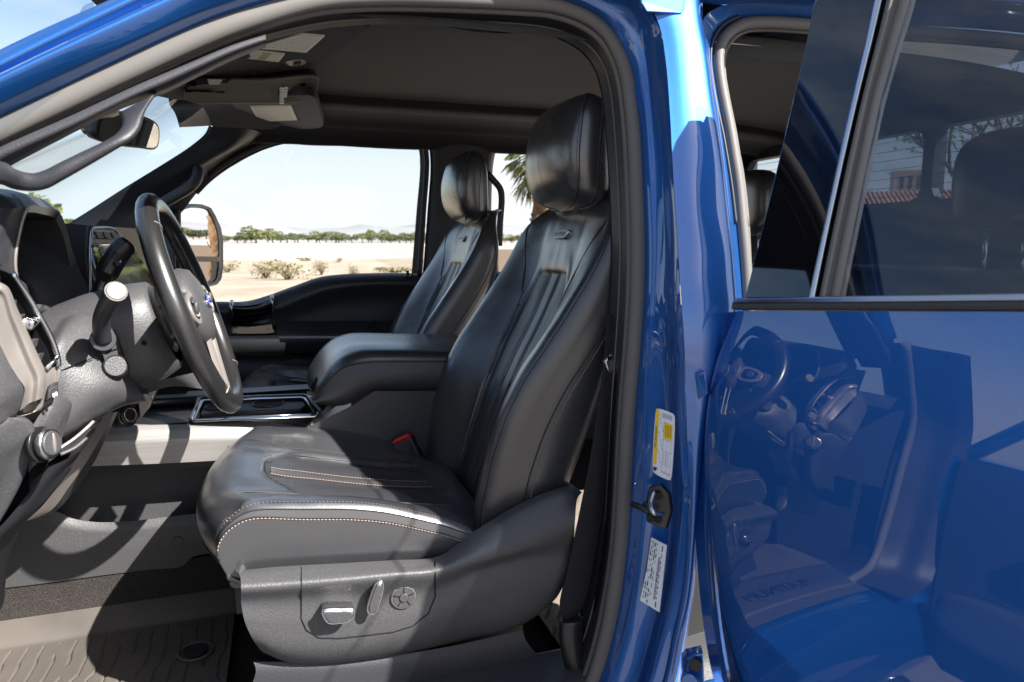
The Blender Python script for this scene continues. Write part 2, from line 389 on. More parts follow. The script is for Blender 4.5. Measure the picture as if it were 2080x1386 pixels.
def front_pt(u, s, lift=0.0): return SW(s, wfront(abs(u), s) + lift, u)
backrest = MB()
def bmat_(i, j):
    if i < NF - 1:
        s = (BS[j] + BS[j + 1]) / 2; hf = interp(T_hw, s) - .022; a = hf * (i + .5) / (NF - 1)
        if a < inw(s) and s < slim(a) - .004 and s > .0: return leather_trim if a < .020 else leather_perf
    if NF + 4 <= i < NF + NR + 2: return leather_trim
    return leather
backrest.grid(bg_pos, leather, colmat=bmat_); backrest.grid(bg_neg, leather, colmat=lambda i, j: bmat_(NCOL - 2 - i, j))
# seams and stitching
for sg in (-1, 1):
    for u in (.020,):
        backrest.tube([front_pt(sg * u, s, .0004) for s in [.02 + .478 * i / 80 for i in range(81)]], .0011, seam, n=5)
    backrest.tube([front_pt(sg * inw(s), s, .0002) for s in [.02 + .43 * i / 80 for i in range(81)]], .0012, seam, n=5)
    backrest.tube([front_pt(sg * a, slim(a) - .004, -.001) for a in [.118 * i / 40 for i in range(41)]], .0016, seam, n=5)
    backrest.tube(cr([front_pt(sg * a, s, .0003) for a, s in ((.112, .42), (.124, .45), (.15, .51), (.185, .56), (.21, .60), (.20, .65))], 50), .0012, seam, n=5)
    for col_, st in ((NF + 3, 1), (NF + NR + 1, 1)):
        pts = [SW(s, half(s)[col_][1], sg * half(s)[col_][0]) for s in BS[3:-5:2]]
        out_ = [(Vector((0, sg, 0)) * .7 + SN * (.7 if col_ < NF + 8 else .15)).normalized()] * len(pts)
        backrest.tube([p + o_ * .0003 for p, o_ in zip(pts, out_)], .0014, seam, n=5)
        pts2 = [SW(s, half(s)[col_ + 1][1], sg * half(s)[col_ + 1][0]) for s in BS[3:-8:2]]
        backrest.stitch([p.lerp(q_, .8) + o_ * .0006 for p, q_, o_ in zip(pts, pts2, out_)], stitchm if col_ > NF + 6 else stitchd, step=.0062, ln=.0042, r=.0008)
backrest_o = None
# headrest -------------------------------------------------------------------------------------------------
headrest = MB()
hs = [.641, .643, .648, .656, .668, .69, .73, .77, .80, .823, .838, .848, .853]
HF = [(.641, .030), (.643, .046), (.648, .064), (.656, .080), (.668, .098), (.69, .117), (.731, .136), (.78, .145), (.805, .143), (.828, .134), (.843, .120), (.853, .106)]
HB = [(.641, .026), (.643, .020), (.648, .008), (.656, .000), (.668, -.004), (.685, -.006), (.717, .006), (.759, .024), (.805, .046), (.828, .060), (.843, .076), (.853, .090)]
HW_ = [(.641, .02), (.643, .070), (.648, .100), (.656, .122), (.67, .136), (.70, .143), (.76, .144), (.80, .141), (.823, .135), (.840, .122), (.848, .104), (.853, .085)]
hg = []
for s in hs:
    f, k, h = interp(HF, s), interp(HB, s), interp(HW_, s); d = f - k
    pr = [(0, f), (h * .35, f - .02 * d), (h * .62, f - .07 * d), (h * .82, f - .15 * d), (h * .93, f - .26 * d), (h * .985, f - .42 * d), (h, f - .63 * d), (h * .97, f - .84 * d), (h * .88, f - .96 * d), (h * .6, k), (0, k)]
    hg.append([SW(s - .007, wv, u) for u, wv in pr])
hg = surf(hg, 40, 40); hn = [r[::-1] for r in mir(hg)]
headrest.grid(hn, leather); headrest.grid(hg, leather)
for g in (hg, hn):
    top = [p for p in g[-1]]; headrest.poly(top + [], leather); headrest.poly(g[0][::-1], leather)
for g, sg in ((hn, -1), (hg, 1)):
    idx = (lambda k: 39 - k) if sg < 0 else (lambda k: k)
    for k in (16, 21):
        pts = [g[j][idx(k)] for j in range(2, 38)]
        headrest.tube(pts, .0014, seam, n=5)
        headrest.stitch([g[j][idx(k - 1)].lerp(g[j][idx(k)], .45) + Vector((-.0006, sg * .0008, 0)) for j in range(3, 37)], stitchd, step=.0055)
# cushion --------------------------------------------------------------------------------------------------
cushion = MB()
# profiles along the seat (x, z) for lateral stations u; front nose on the left
def cu_top(u):
    a = abs(u); t = min(a / .25, 1)
    b = max(0, (a - .12) / .11); b = min(b, 1); b = b * b * (3 - 2 * b)
    rise = lambda k: b * k
    nose = .050 * t ** 2.6
    return [(-.112 + nose, 1.072 + .012 * t), (-.140 + nose, 1.088), (-.162 + nose, 1.118), (-.170 + nose, 1.150 + rise(.004)), (-.158 + nose, 1.180 + rise(.008)), (-.125 + nose, 1.198 + rise(.011)), (-.08, 1.198 + rise(.016)), (-.02, 1.186 + rise(.024)),
            (.06, 1.168 + rise(.034)), (.14, 1.150 + rise(.036)), (.22, 1.136 + rise(.022)), (.28, 1.128 + rise(.002)), (.32, 1.122 - rise(.02)), (.345, 1.112 - rise(.03))]
U_ = [-.245, -.225, -.20, -.17, -.14, -.12, -.105, -.07, -.035, 0, .035, .07, .105, .12, .14, .17, .20, .225, .245]
rowsC = [[Vector((x, YC + u, z)) for x, z in cu_top(u)] for u in U_]
cg = surf(rowsC, 64, 96)
# press the perforated insert and its two channels into the top
def ins_in(x, u):
    x0 = -.045 + .9 * max(0, abs(u) - .085); return x - x0
for r in cg:
    for p in r:
        u = p.y - YC; x = p.x
        if p.z > 1.10 and x > -.12:
            fr = min(max((x + .050 - .80 * max(0, abs(u) - .055)) / .012, 0), 1); lat = 1 - min(max((abs(u) - .118) / .014, 0), 1); bk = 1 - min(max((x - .27) / .04, 0), 1)
            p.z -= .013 * fr * lat * bk
            p.z += .008 * fr * lat * bk * (1 - ((abs(u) - .07) / .05) ** 2) if .022 < abs(u) < .12 else (.004 * fr * lat * bk if abs(u) < .022 else 0)
            p.z += .006 * math.exp(-((x + .075) / .025) ** 2) * (abs(u) < .14) * (1 - (u / .14) ** 2)
            p.z += .0013 * noise.noise(Vector((x * 14, u * 16, 3.1))) + .0016 * noise.noise(Vector((x * 30 + 4, u * 22, 1.7))) * (x < .05)
cushion.grid(cg, leather)
def cpt(x, u, lift=0.0):
    r = cg[int(round((u + .245) / .49 * 95))] if False else min(cg, key=lambda q: abs(q[30].y - YC - u))
    q = [p for p in r if True]; 
    k = min(range(14, 64), key=lambda i: abs(q[i].x - x)); return q[k] + Vector((0, 0, lift))
for sg in (-1, 1):                              # side walls: rolled edge, light piping band, skirt
    ed = cg[0] if sg < 0 else cg[-1]
    pts = ed
    def out(p, d, dz, fx=0): return Vector((p.x + fx, p.y + sg * d, p.z + dz))
    n = len(pts)
    hgt = lambda i: sst(i, 1, 30) * (1 if i < 54 else max(.0, (63 - i) / 9))
    r0 = pts; r1 = [out(p, .006, -.002 * hgt(i)) for i, p in enumerate(pts)]; r2 = [out(p, .011, -.010 * hgt(i)) for i, p in enumerate(pts)]; r3 = [out(p, .0145, -.024 * hgt(i)) for i, p in enumerate(pts)]
    def bot(i):
        p = pts[i]; t = i / (n - 1)
        x = -.102 + .364 * sst(t, .0, 1.0) if False else -.102 + .364 * max(0, (t - .10) / .90) ** 1.0
        z = 1.076 - .006 * max(0, (x + .1) / .36) + .012 * max(0, (x - .15) / .11) + .03 * (1 - sst(t, 0, .12))
        return Vector((x, p.y + sg * .006, min(z, p.z)))
    for _ in range(12):
        for rr_ in (r1, r2, r3): rr_[2:34] = [(rr_[i - 1] + rr_[i] * 2 + rr_[i + 1]) / 4 for i in range(2, 34)]
    r6 = [bot(i) for i in range(n)]
    r4 = [r3[i].lerp(r6[i], .35) + Vector((0, sg * .004, 0)) for i in range(n)]; r5 = [r3[i].lerp(r6[i], .75) + Vector((0, sg * .003, 0)) for i in range(n)]
    cushion.grid([r0, r1, r2], leather); cushion.grid([r2, r3], leather_trim); cushion.grid([r3, r4, r5, r6], leather)
    cushion.tube([p + Vector((0, sg * .0004, 0)) for p in r2[8:60]], .0012, seam, n=5); cushion.tube([p + Vector((0, sg * .0006, 0)) for p in r3[8:60]], .0014, seam, n=5)
    cushion.stitch([out(p, .001, -.0028) for p in r3[9:58]], stitchm, step=.0058, ln=.0042, r=.0009)
    cushion.stitch([out(p, -.002, .0022) for p in r1[10:58]], stitchd, step=.0062, ln=.004, r=.0007)
cushion.tube([p + Vector((-.001, 0, 0)) for p in [r[7] for r in cg]], .0016, seam, n=5)
# insert: perforated field, smooth channels with bright stitching
def cstrip(u0, u1, x0, x1, m, lift=.0012, n=40, flare=0.0):
    g = []
    for j in range(n + 1):
        x = x0 + (x1 - x0) * j / n; g.append([cpt(x, u0 + (u1 - u0) * k / 4 + flare * (1 - j / n), lift - (.003 if k in (0, 4) else 0)) for k in range(5)])
    for _ in range(4): g = [g[0]] + [[(g[j - 1][i] + g[j][i] * 2 + g[j + 1][i]) / 4 for i in range(5)] for j in range(1, n)] + [g[-1]]
    cushion.grid(g, m); return g
for u0, u1 in ((-.118, -.070), (-.070, -.022), (.022, .070), (.070, .118)):
    g = []
    for j in range(61):
        r = []
        for k in range(7):
            u = u0 + (u1 - u0) * k / 6; x0 = -.042 + .80 * max(0, abs(u) - .055); x = x0 + (.28 - x0) * j / 60; r.append(cpt(x, u, .0010))
        g.append(r)
    for _ in range(2): g = [g[0]] + [[(g[j - 1][i] + g[j][i] * 2 + g[j + 1][i]) / 4 for i in range(7)] for j in range(1, 60)] + [g[-1]]
    cushion.grid(g, leather_perf)
g = cstrip(-.020, .020, -.044, .28, leather_trim, .0034)
for k in (0, 4): cushion.stitch([r[k] + Vector((0, 0, .0020)) for r in g], stitchm, step=.006, ln=.004, r=.0008)
for sg in (-1, 1): cushion.tube(cr([cpt(x, sg * u, .0006) for x, u in ((-.046, .0), (-.046, .03), (-.044, .055), (-.02, .085), (.006, .118), (.06, .122), (.14, .122), (.22, .12), (.28, .115))], 60), .0013, seam, n=5)
for u in (-.145, .145):
    pts = [cpt(x, u * (1 + .25 * (x < -.02) * (-.02 - x) / .1), .0004) for x in [-.13 + .43 * i / 40 for i in range(41)]]
    cushion.tube(cr(pts[::4] + [pts[-1]], 60), .0014, seam, n=5)
# plastic base with its switches (mesh of the seat itself) ------------------------------------------------------
sbase = MB()
def vrow(Y, *xy): return row(Y, *xy)
yo = -.720
rows = [vrow(-.700, 478, 1160, 560, 1152, 700, 1144, 800, 1138, 890, 1130, 960, 1082, 1040, 1032, 1110, 1000, 1160, 988, 1182, 1000),
        vrow(-.722, 487, 1168, 560, 1164, 700, 1156, 800, 1149, 885, 1142, 960, 1098, 1040, 1048, 1110, 1014, 1150, 1002, 1172, 1015),
        vrow(-.748, 490, 1195, 560, 1190, 700, 1178, 800, 1168, 890, 1160, 960, 1138, 1040, 1118, 1110, 1090, 1150, 1070, 1168, 1060),
        vrow(-.734, 490, 1225, 560, 1222, 700, 1215, 800, 1210, 885, 1200, 960, 1166, 1040, 1142, 1110, 1130, 1150, 1122, 1164, 1116),
        vrow(-.736, 497, 1262, 545, 1268, 640, 1270, 800, 1262, 870, 1248, 950, 1205, 1040, 1172, 1110, 1160, 1140, 1155, 1156, 1150),
        vrow(-.733, 512, 1296, 560, 1315, 640, 1320, 760, 1308, 850, 1284, 940, 1235, 1030, 1205, 1100, 1196, 1130, 1192, 1146, 1186),
        vrow(-.715, 530, 1322, 575, 1340, 650, 1345, 770, 1332, 870, 1312, 950, 1290, 1010, 1280, 1065, 1262, 1105, 1238, 1130, 1215),
        vrow(-.690, 540, 1328, 585, 1346, 655, 1351, 775, 1338, 870, 1318, 955, 1298, 1015, 1285, 1065, 1267, 1100, 1242, 1120, 1222)]
g = surf(rows, 70, 50)
sbase.grid(g, plastic)
sbase.grid([[p.copy() for p in [r[0] for r in g]], [Vector((p.x + .02, p.y + .30, p.z)) for p in [r[0] for r in g]]], plastic)          # front return
sbase.grid([[r[-1] for r in g], [Vector((r[-1].x - .01, r[-1].y + .30, r[-1].z)) for r in g]], plastic)
sbase.grid([[p.copy() for p in g[-1]], [Vector((p.x, p.y + .42, p.z + .01)) for p in g[-1]]], plastic_d)
# far side shield and front edge below the cushion
far = [[Vector((p.x, 2 * YC - p.y, p.z)) for p in r] for r in g]; sbase.grid(far, plastic)
sbase.box((.10, YC, 1.04), (.40, .42, .06), plastic_d)
sbase.box((.30, YC, .97), (.36, .36, .12), gaptone)
# switch plate: joint line cut into the shield, following its shape
def to_px(p):
    v = p - CAM; w_ = v.dot(FW); return 1040 + FPX * v.dot(RT) / w_, 693 - FPX * v.dot(UPV) / w_
gpx = [(to_px(p), p.y) for r in g for p in r]
def valY(x, y):
    best = sorted(gpx, key=lambda q: (q[0][0] - x) ** 2 + (q[0][1] - y) ** 2)[:4]; ws_ = [1 / (1 + (q[0][0] - x) ** 2 + (q[0][1] - y) ** 2) for q in best]
    return sum(q[1] * k for q, k in zip(best, ws_)) / sum(ws_)
ol = [(612, 1152), (612, 1200), (612, 1258), (622, 1280), (648, 1296), (690, 1297), (745, 1291), (800, 1284), (838, 1272), (870, 1246), (884, 1212), (884, 1175), (884, 1140)]
ol = [ol[0]] + [q for a_, b_ in zip(ol, ol[1:]) for q in [((a_[0] * 2 + b_[0]) / 3, (a_[1] * 2 + b_[1]) / 3), ((a_[0] + b_[0] * 2) / 3, (a_[1] + b_[1] * 2) / 3), b_]]
sbase.tube(cr([P(x, y, valY(x, y) - .0002) for x, y in ol], 140), .0011, gaptone, n=6)
seat = sbase.build('front_seat', truck, "driver's black leather seat beside the open door")
backrest_o = backrest.build('backrest', seat); cushion_o = cushion.build('cushion', seat); headrest_o = headrest.build('headrest', seat)
for u in (-.065, .065):
    m = MB(); m.tube([SW(.62, -.01, u), SW(.71, .045, u)], .0072, chrome, n=14); m.build('headrest_post', seat)
m = MB(); bc = front_pt(-.004, .583, .0)
bn = (front_pt(-.03, .583) - front_pt(.03, .583)).cross(front_pt(0, .60) - front_pt(0, .566)).normalized(); bn = bn if bn.dot(SN) > 0 else -bn
def bd(a, b, l=0): return bc + Vector((0, -a, 0)) + SD * b + bn * l
oval = [bd(a, b) for a, b in ((-.0345, .008), (-.02, .0095), (0, .010), (.02, .0095), (.0345, .008), (.031, -.004), (.027, -.009), (0, -.0105), (-.027, -.009), (-.031, -.004))]
m.prism([p + bn * .006 for p in cr(oval, 50, True)], -bn * .010, chrome_s, .0015)
m.prism([bd(0, 0, .0066) + (p - bc) * .90 for p in cr(oval, 50, True)], -bn * .004, badgew, .0002)
m.text('PLATINUM', bd(0, -.0005, .0068), (0, -1, 0), SD, .0135, ink, th=.0004, sx=.92)
m.build('badge', seat, 'small silver badge with engraved lettering')
# seat switches
def knob(name, outline, Y, th, m_, lab=None, rim=None):
    m = MB(); pts = row(Y, *outline); m.prism(cr(pts, 44, True), (0, th, 0), m_, .004)
    if rim: m.tube(cr([p + Vector((0, .0032, 0)) for p in pts], 44, True), .0016, chrome_s, n=6, closed=True)
    c = sum(pts, Vector()) / len(pts); m.prism([c + (p - c) * .84 + Vector((0, -.0008, 0)) for p in cr(pts, 44, True)], (0, th, 0), plastic, .0015)
    m.build(name, seat, lab)
knob('slide_switch', (655, 1243, 690, 1240, 718, 1241, 720, 1250, 708, 1264, 690, 1268, 668, 1268, 658, 1256), valY(688, 1255) - .026, .032, chrome_s, 'low horizontal bar switch', True)
knob('recline_switch', (766, 1186, 776, 1184, 779, 1192, 772, 1225, 762, 1248, 752, 1250, 747, 1242, 754, 1212), valY(764, 1218) - .024, .03, chrome_s, 'upright bar switch', True)
m = MB(); c = P(819, 1210, valY(819, 1210) + .002); m.disc(c, (0, -1, 0), .0215, chrome_s, .006, 40, .002); m.disc(c, (0, -1, 0), .0185, plastic, .0075, 40, .001); m.disc(c, (0, -1, 0), .0075, plastic, .0095, 24, .001)
m.tube([c + Vector((0, -.0075, 0)) + Vector((math.cos(q), 0, math.sin(q))) * .0075 for q in [i * math.pi / 10 for i in range(20)]], .0007, gaptone, n=5, closed=True)
for q in range(5):
    a = q * 2 * math.pi / 5 + .3; d = Vector((math.cos(a), 0, math.sin(a))); m.tube([c + Vector((0, -.0078, 0)) + d * .008, c + Vector((0, -.0078, 0)) + d * .018], .0008, gaptone, n=5)
m.build('lumbar_switch', seat, 'round five-way switch with chrome ring')
def copy_tree(o, parent, off=Vector()):
    c = o.copy(); col.objects.link(c); c.parent = parent; c.location = o.location + off
    for ch in list(o.children): copy_tree(ch, c)
    return c
seat2 = copy_tree(seat, truck, Vector((0, .86, 0)))
seat2['label'] = "passenger's black leather seat beyond the centre armrest"
# ================================================================== BODY SHELL
def yb(y):                                     # tumblehome: how far out the door-opening flange lies at an image height
    k = [(-200, -.67), (0, -.675), (150, -.70), (300, -.735), (450, -.765), (600, -.79), (700, -.80), (2000, -.80)]
    for p, q in zip(k, k[1:]):
        if y <= q[0]: return p[1] + (q[1] - p[1]) * (y - p[0]) / (q[0] - p[0])
    return -.80
def ow(y, x, a, b_):                           # offset that grows from a (window height) to b_ (below the belt)
    t = min(max((y - 380) / 280, 0), 1); return a + (b_ - a) * t * t * (3 - 2 * t)
def path(off, *xy):
    out = []
    for i in range(0, len(xy), 2):
        o = off(xy[i + 1], xy[i]) if callable(off) else off
        out.append(P(xy[i], xy[i + 1], yb(xy[i + 1] if xy[i] > 900 else max(0, xy[i + 1] * .55)) + o))
    return out
L0 = path(.050, -180, 388, 0, 303, 140, 241, 276, 178, 471, 94, 640, 50, 760, 39, 860, 40, 1000, 46, 1100, 55, 1150, 68, 1200, 98, 1226, 135, 1240, 190, 1248, 270, 1256, 400, 1259, 500, 1256, 600, 1250, 700, 1243, 800, 1238, 900, 1233, 1000, 1226, 1100, 1211, 1200, 1187, 1290, 1150, 1386, 1110, 1450)
L1 = path(.012, -180, 370, 0, 287, 120, 231, 236, 176, 471, 72, 640, 20, 760, 12, 860, 13, 960, 16, 1050, 20, 1122, 26, 1185, 50, 1222, 80, 1252, 140, 1267, 225, 1276, 346, 1281, 500, 1279, 600, 1273, 700, 1264, 800, 1257, 900, 1252, 1000, 1245, 1100, 1231, 1200, 1215, 1290, 1186, 1386, 1150, 1450)
L2 = path(-.006, -180, 330, 0, 247, 120, 190, 236, 135, 438, 44, 539, 13, 640, -12, 760, -22, 860, -22, 1000, -12, 1120, 0, 1185, 20, 1230, 50, 1260, 92, 1280, 140, 1288, 200, 1296, 260, 1301, 346, 1306, 500, 1304, 600, 1297, 700, 1288, 800, 1282, 900, 1277, 1000, 1270, 1100, 1258, 1200, 1240, 1290, 1210, 1386, 1180, 1450)
L3 = path(-.026, -180, 306, 0, 221, 120, 165, 236, 111, 397, 38, 480, 8, 560, -22, 760, -60, 1000, -42, 1150, -8, 1212, 16, 1260, 48, 1288, 92, 1303, 150, 1311, 225, 1319, 346, 1325, 500, 1322, 600, 1314, 700, 1306, 800, 1302, 900, 1300, 1000, 1293, 1100, 1281, 1200, 1262, 1290, 1232, 1386, 1205, 1450)
L3b = path(-.034, -180, 299, 0, 213, 120, 156, 236, 103, 397, 30, 470, 3, 560, -30, 760, -68, 1000, -52, 1170, -16, 1235, 10, 1282, 50, 1304, 92, 1316, 150, 1323, 225, 1331, 346, 1335, 500, 1332, 600, 1324, 700, 1316, 800, 1312, 900, 1310, 1000, 1303, 1100, 1290, 1200, 1271, 1290, 1243, 1386, 1215, 1450)
L4 = path(lambda y, x: ow(y, x, -.048, -.062) if x > 1000 else -.040, -180, 292, 0, 205, 120, 148, 236, 95, 397, 22, 460, -2, 560, -38, 760, -78, 1000, -66, 1190, -28, 1262, 8, 1300, 48, 1317, 100, 1328, 175, 1337, 250, 1345, 346, 1352, 500, 1353, 600, 1355, 700, 1358, 800, 1362, 900, 1364, 1000, 1360, 1100, 1345, 1200, 1322, 1290, 1296, 1386, 1270, 1450)
L5 = path(lambda y, x: ow(y, x, -.080, -.104) if x > 1000 else -.062, -180, 250, 0, 158, 160, 82, 323, 6, 400, -28, 560, -85, 760, -125, 1000, -115, 1200, -60, 1288, 0, 1326, 55, 1342, 120, 1352, 230, 1359, 346, 1369, 500, 1372, 600, 1375, 700, 1377, 800, 1380, 900, 1383, 1000, 1378, 1100, 1366, 1200, 1344, 1290, 1318, 1386, 1290, 1450)
L5b = path(lambda y, x: ow(y, x, -.092, -.116) if x > 1000 else -.054, -180, 243, 0, 151, 160, 74, 323, -2, 400, -36, 560, -93, 760, -133, 1000, -122, 1200, -70, 1296, -5, 1336, 50, 1350, 120, 1360, 230, 1366, 346, 1376, 500, 1382, 600, 1389, 700, 1392, 800, 1395, 900, 1397, 1000, 1394, 1100, 1385, 1200, 1366, 1290, 1345, 1386, 1320, 1450)
NB = 170
def bl(l): return cr(l, NB)
body = MB()
bands = [bl(x) for x in (L2, L3, L3b, L4, L5, L5b)]
body.grid(surf([b for b in bands], NB, 60), paint)
# the outer skin above the A-pillar and roof side
S0 = path(-.056, -180, 242, 0, 150, 160, 73, 323, -3, 400, -37, 560, -94, 760, -134, 1000, -123, 1200, -71, 1290, -20)
S1 = path(-.068, -180, 222, 0, 128, 160, 48, 300, -18, 380, -55, 540, -115, 760, -155, 1000, -145, 1200, -95, 1300, -50)
S2 = path(-.050, -180, 196, 0, 101, 110, 49, 222, 0, 380, -72, 540, -130, 760, -172, 1000, -162, 1200, -112, 1300, -70)
body.grid(surf([S0, S1, S2], 110, 14), paint)
# flat of the B-pillar between the two door openings
B0 = path(lambda y, x: ow(y, x, -.094, -.118), 1262, -120, 1296, -30, 1338, 48, 1352, 120, 1361, 230, 1367, 346, 1377, 500, 1383, 600, 1390, 700, 1393, 800, 1396, 900, 1398, 1000, 1395, 1100, 1386, 1200, 1367, 1290, 1346, 1386, 1320, 1450)
B1 = path(lambda y, x: ow(y, x, -.102, -.126), 1330, -130, 1350, -20, 1372, 48, 1384, 120, 1396, 230, 1406, 346, 1420, 500, 1430, 600, 1434, 700, 1424, 800, 1414, 900, 1409, 1000, 1404, 1100, 1395, 1200, 1376, 1290, 1355, 1386, 1330, 1450)
B2 = path(lambda y, x: ow(y, x, -.103, -.127), 1400, -130, 1402, -20, 1408, 40, 1418, 110, 1432, 200, 1450, 300, 1466, 420, 1478, 540, 1480, 640, 1460, 725, 1440, 800, 1424, 900, 1416, 1000, 1410, 1100, 1402, 1200, 1386, 1290, 1365, 1386, 1340, 1450)
B3 = path(lambda y, x: ow(y, x, -.100, -.123), 1420, -130, 1414, -20, 1418, 40, 1431, 110, 1443, 200, 1459, 300, 1474, 420, 1486, 540, 1490, 640, 1470, 725, 1448, 800, 1430, 900, 1421, 1000, 1414, 1100, 1407, 1200, 1392, 1290, 1372, 1386, 1348, 1450)
B4 = path(lambda y, x: ow(y, x, -.045, -.060), 1440, -130, 1428, -20, 1428, 40, 1438, 110, 1449, 200, 1465, 300, 1480, 420, 1492, 540, 1497, 640, 1480, 725, 1458, 800, 1440, 900, 1428, 1000, 1420, 1100, 1412, 1200, 1397, 1290, 1378, 1386, 1355, 1450)
body.grid(surf([B0, B1, B2, B3, B4], NB, 34), paint)
B4l = B4[8:]; body.grid(surf([B4l, [p + Vector((.012, .05, 0)) for p in B4l], [p + Vector((.03, .10, 0)) for p in B4l], [p + Vector((.16, .13, 0)) for p in B4l]], 60, 12), rubber_b)
# hinge pillar of the front opening, mirrored in the rear door
hq_ = [(-.40, 1.76), (-.54, 1.63), (-.645, 1.5), (-.665, 1.3), (-.655, 1.1), (-.60, .92), (-.45, .865)]
hq_ = [(p.x, p.z) for p in cr([Vector((x, 0, z)) for x, z in hq_], 40)]
body.grid(surf([[Vector((x + .0, -.805, z)) for x, z in hq_], [Vector((x - .03, -.85, z)) for x, z in hq_], [Vector((x - .035, -.90, z)) for x, z in hq_], [Vector((x - .055, -.935, z)) for x, z in hq_]], 40, 16), plastic_d)
body.tube([Vector((x + .008, -.80, z)) for x, z in hq_], .012, rubber, n=12)
body.grid(surf([[Vector((x + .008, -.79, z)) for x, z in hq_], [Vector((x - .03, -.74, z)) for x, z in hq_], [Vector((x - .10, -.69, z)) for x, z in hq_]], 40, 8), plastic_d)
# rear door opening: flange and roof rail above it
R1 = path(-.02, 2300, 75, 2000, 40, 1800, 28, 1655, 28, 1530, 24, 1478, 33, 1446, 62, 1440, 100, 1446, 157, 1458, 230, 1472, 320, 1486, 430, 1498, 560, 1504, 640)
R2 = path(-.05, 2300, 50, 2000, 18, 1800, 8, 1655, 8, 1530, 6, 1462, 14, 1428, 40, 1424, 100, 1434, 160, 1448, 235, 1462, 325, 1477, 432, 1490, 560, 1496, 640)
R3 = path(-.10, 2300, 30, 2000, 2, 1800, -8, 1655, -8, 1530, -8, 1450, -5, 1412, 20, 1412, 90)
R0 = path(.0, 2300, 92, 2000, 60, 1800, 50, 1655, 44, 1530, 40, 1490, 47, 1459, 72, 1449, 105, 1454, 160, 1466, 230, 1480, 320, 1494, 430, 1506, 560, 1512, 640)
body.grid(surf([R0, R1, R2], 100, 14), paint)
R3f = path(-.10, 2300, 20, 2000, -8, 1800, -18, 1655, -20, 1530, -22, 1450, -22, 1400, -30, 1330, -40)
R2f = path(-.05, 2300, 50, 2000, 18, 1800, 8, 1655, 8, 1530, 6, 1462, 10, 1420, 5, 1370, 0)
R4f = path(-.06, 2300, -60, 2000, -85, 1800, -90, 1655, -92, 1530, -95, 1450, -95, 1400, -98, 1290, -90)
body.grid(surf([R2f, R3f, R4f], 80, 12), paint)
# roof sheet, far side, rear of the cab, rocker, so the cab shades its own inside
zr = 2.14
def roofrow(Y, z): return [Vector((x, Y, z - .10 * max(0, (.05 - x) / .3) ** 1.6)) for x in (-.10, -.05, 0, .3, .7, 1.2, 1.7, 2.05)]
body.grid(surf([roofrow(-.66, 2.06), roofrow(-.58, 2.11), roofrow(-.3, zr + .01), roofrow(0, zr + .015), roofrow(.3, zr + .01), roofrow(.6, 2.13), roofrow(.80, 2.075), roofrow(.86, 2.03)], 30, 30), paint)
rk = [[Vector((x, y, z)) for x in (-.95, .0, .52, 2.1)] for y, z in ((-.80, .850), (-.86, .84), (-.895, .81), (-.925, .76), (-.94, .68), (-.935, .58), (-.88, .50))]
body.grid(surf(rk, 20, 30), paint)
# far side: solid below the belt and behind the rear window
body.grid([[Vector((-1.0, .97, z)), Vector((2.1, .97, z))] for z in (.55, 1.35)], paint)
body.grid([[Vector((2.06, y, z)) for y in (-.82, .9)] for z in (.6, 1.50)], paint)
body.grid(surf([[Vector((x, y, z)) for x in (-.70, -1.0, -1.5, -2.1)] for y, z in ((-.925, .62), (-.945, .9), (-.94, 1.2), (-.91, 1.38), (-.85, 1.43), (-.5, 1.47), (0, 1.49), (.5, 1.47), (.9, 1.42))], 20, 30), paint)
body.grid([[Vector((-.70, y, z)) for y in (-.78, -.92)] for z in (.6, 1.42)], paint)
body_o = body.build('body_shell', truck, 'metallic blue roof rail, pillars and sill', mods=[])
# panel-joint cover at the roof end of the B-pillar
m = MB(); q = path(-.106, 1300, -40, 1302, 4, 1314, 24, 1385, 28, 1391, 20, 1396, -40)
m.prism(q, (0, .012, 0), paint, .002); m.build('roof_joint_cover', body_o)
# weatherstrips ---------------------------------------------------------------------------------------------------
m = MB()
mid = [(a + b) / 2 + Vector((0, -.006, 0)) for a, b in zip(bl(L1), bl(L2))]
wd = [max(.0085, (a - b).length * .52) for a, b in zip(bl(L1), bl(L2))]
def vtube(mb, pts, rad, mt, n=14, up=(0, 1, 0), flat=1.0):
    b = len(mb.v); mm = len(pts)
    for i, p in enumerate(pts):
        t = (pts[min(i + 1, mm - 1)] - pts[max(i - 1, 0)]).normalized(); a = (Vector(up) - t * t.dot(Vector(up))).normalized(); c = t.cross(a)
        for k in range(n):
            q = 2 * math.pi * k / n; mb.v.append(p + a * math.cos(q) * rad[i] * flat + c * math.sin(q) * rad[i])
    for i in range(mm - 1):
        for k in range(n): mb.face((b + i * n + k, b + i * n + (k + 1) % n, b + (i + 1) * n + (k + 1) % n, b + (i + 1) * n + k), mt)
vtube(m, mid, wd, rubber, flat=.8)
lip = [a.lerp(b, .35) + Vector((0, -.002, 0)) for a, b in zip(bl(L1), bl(L0))]
m.grid(surf([[a.lerp(b, .5) + Vector((0, .008, 0)) for a, b in zip(bl(L1), bl(L2))], [p + Vector((0, .022, 0)) for p in bl(L1)], [a.lerp(b, .30) + Vector((0, .026, 0)) for a, b in zip(bl(L1), bl(L0))]], NB, 8), gaptone)
inner = [[a.lerp(b, .22) + Vector((0, .012, 0)) for a, b in zip(bl(L1), bl(L0))], [a.lerp(b, .36) + Vector((0, -.012, 0)) for a, b in zip(bl(L1), bl(L0))], [a.lerp(b, .55) + Vector((0, -.016, 0)) for a, b in zip(bl(L1), bl(L0))], [a.lerp(b, .8) + Vector((0, -.006, 0)) for a, b in zip(bl(L1), bl(L0))], bl(L0), [p + Vector((0, .03, 0)) for p in bl(L0)]]
m.grid(surf(inner, NB, 22), plastic_d)
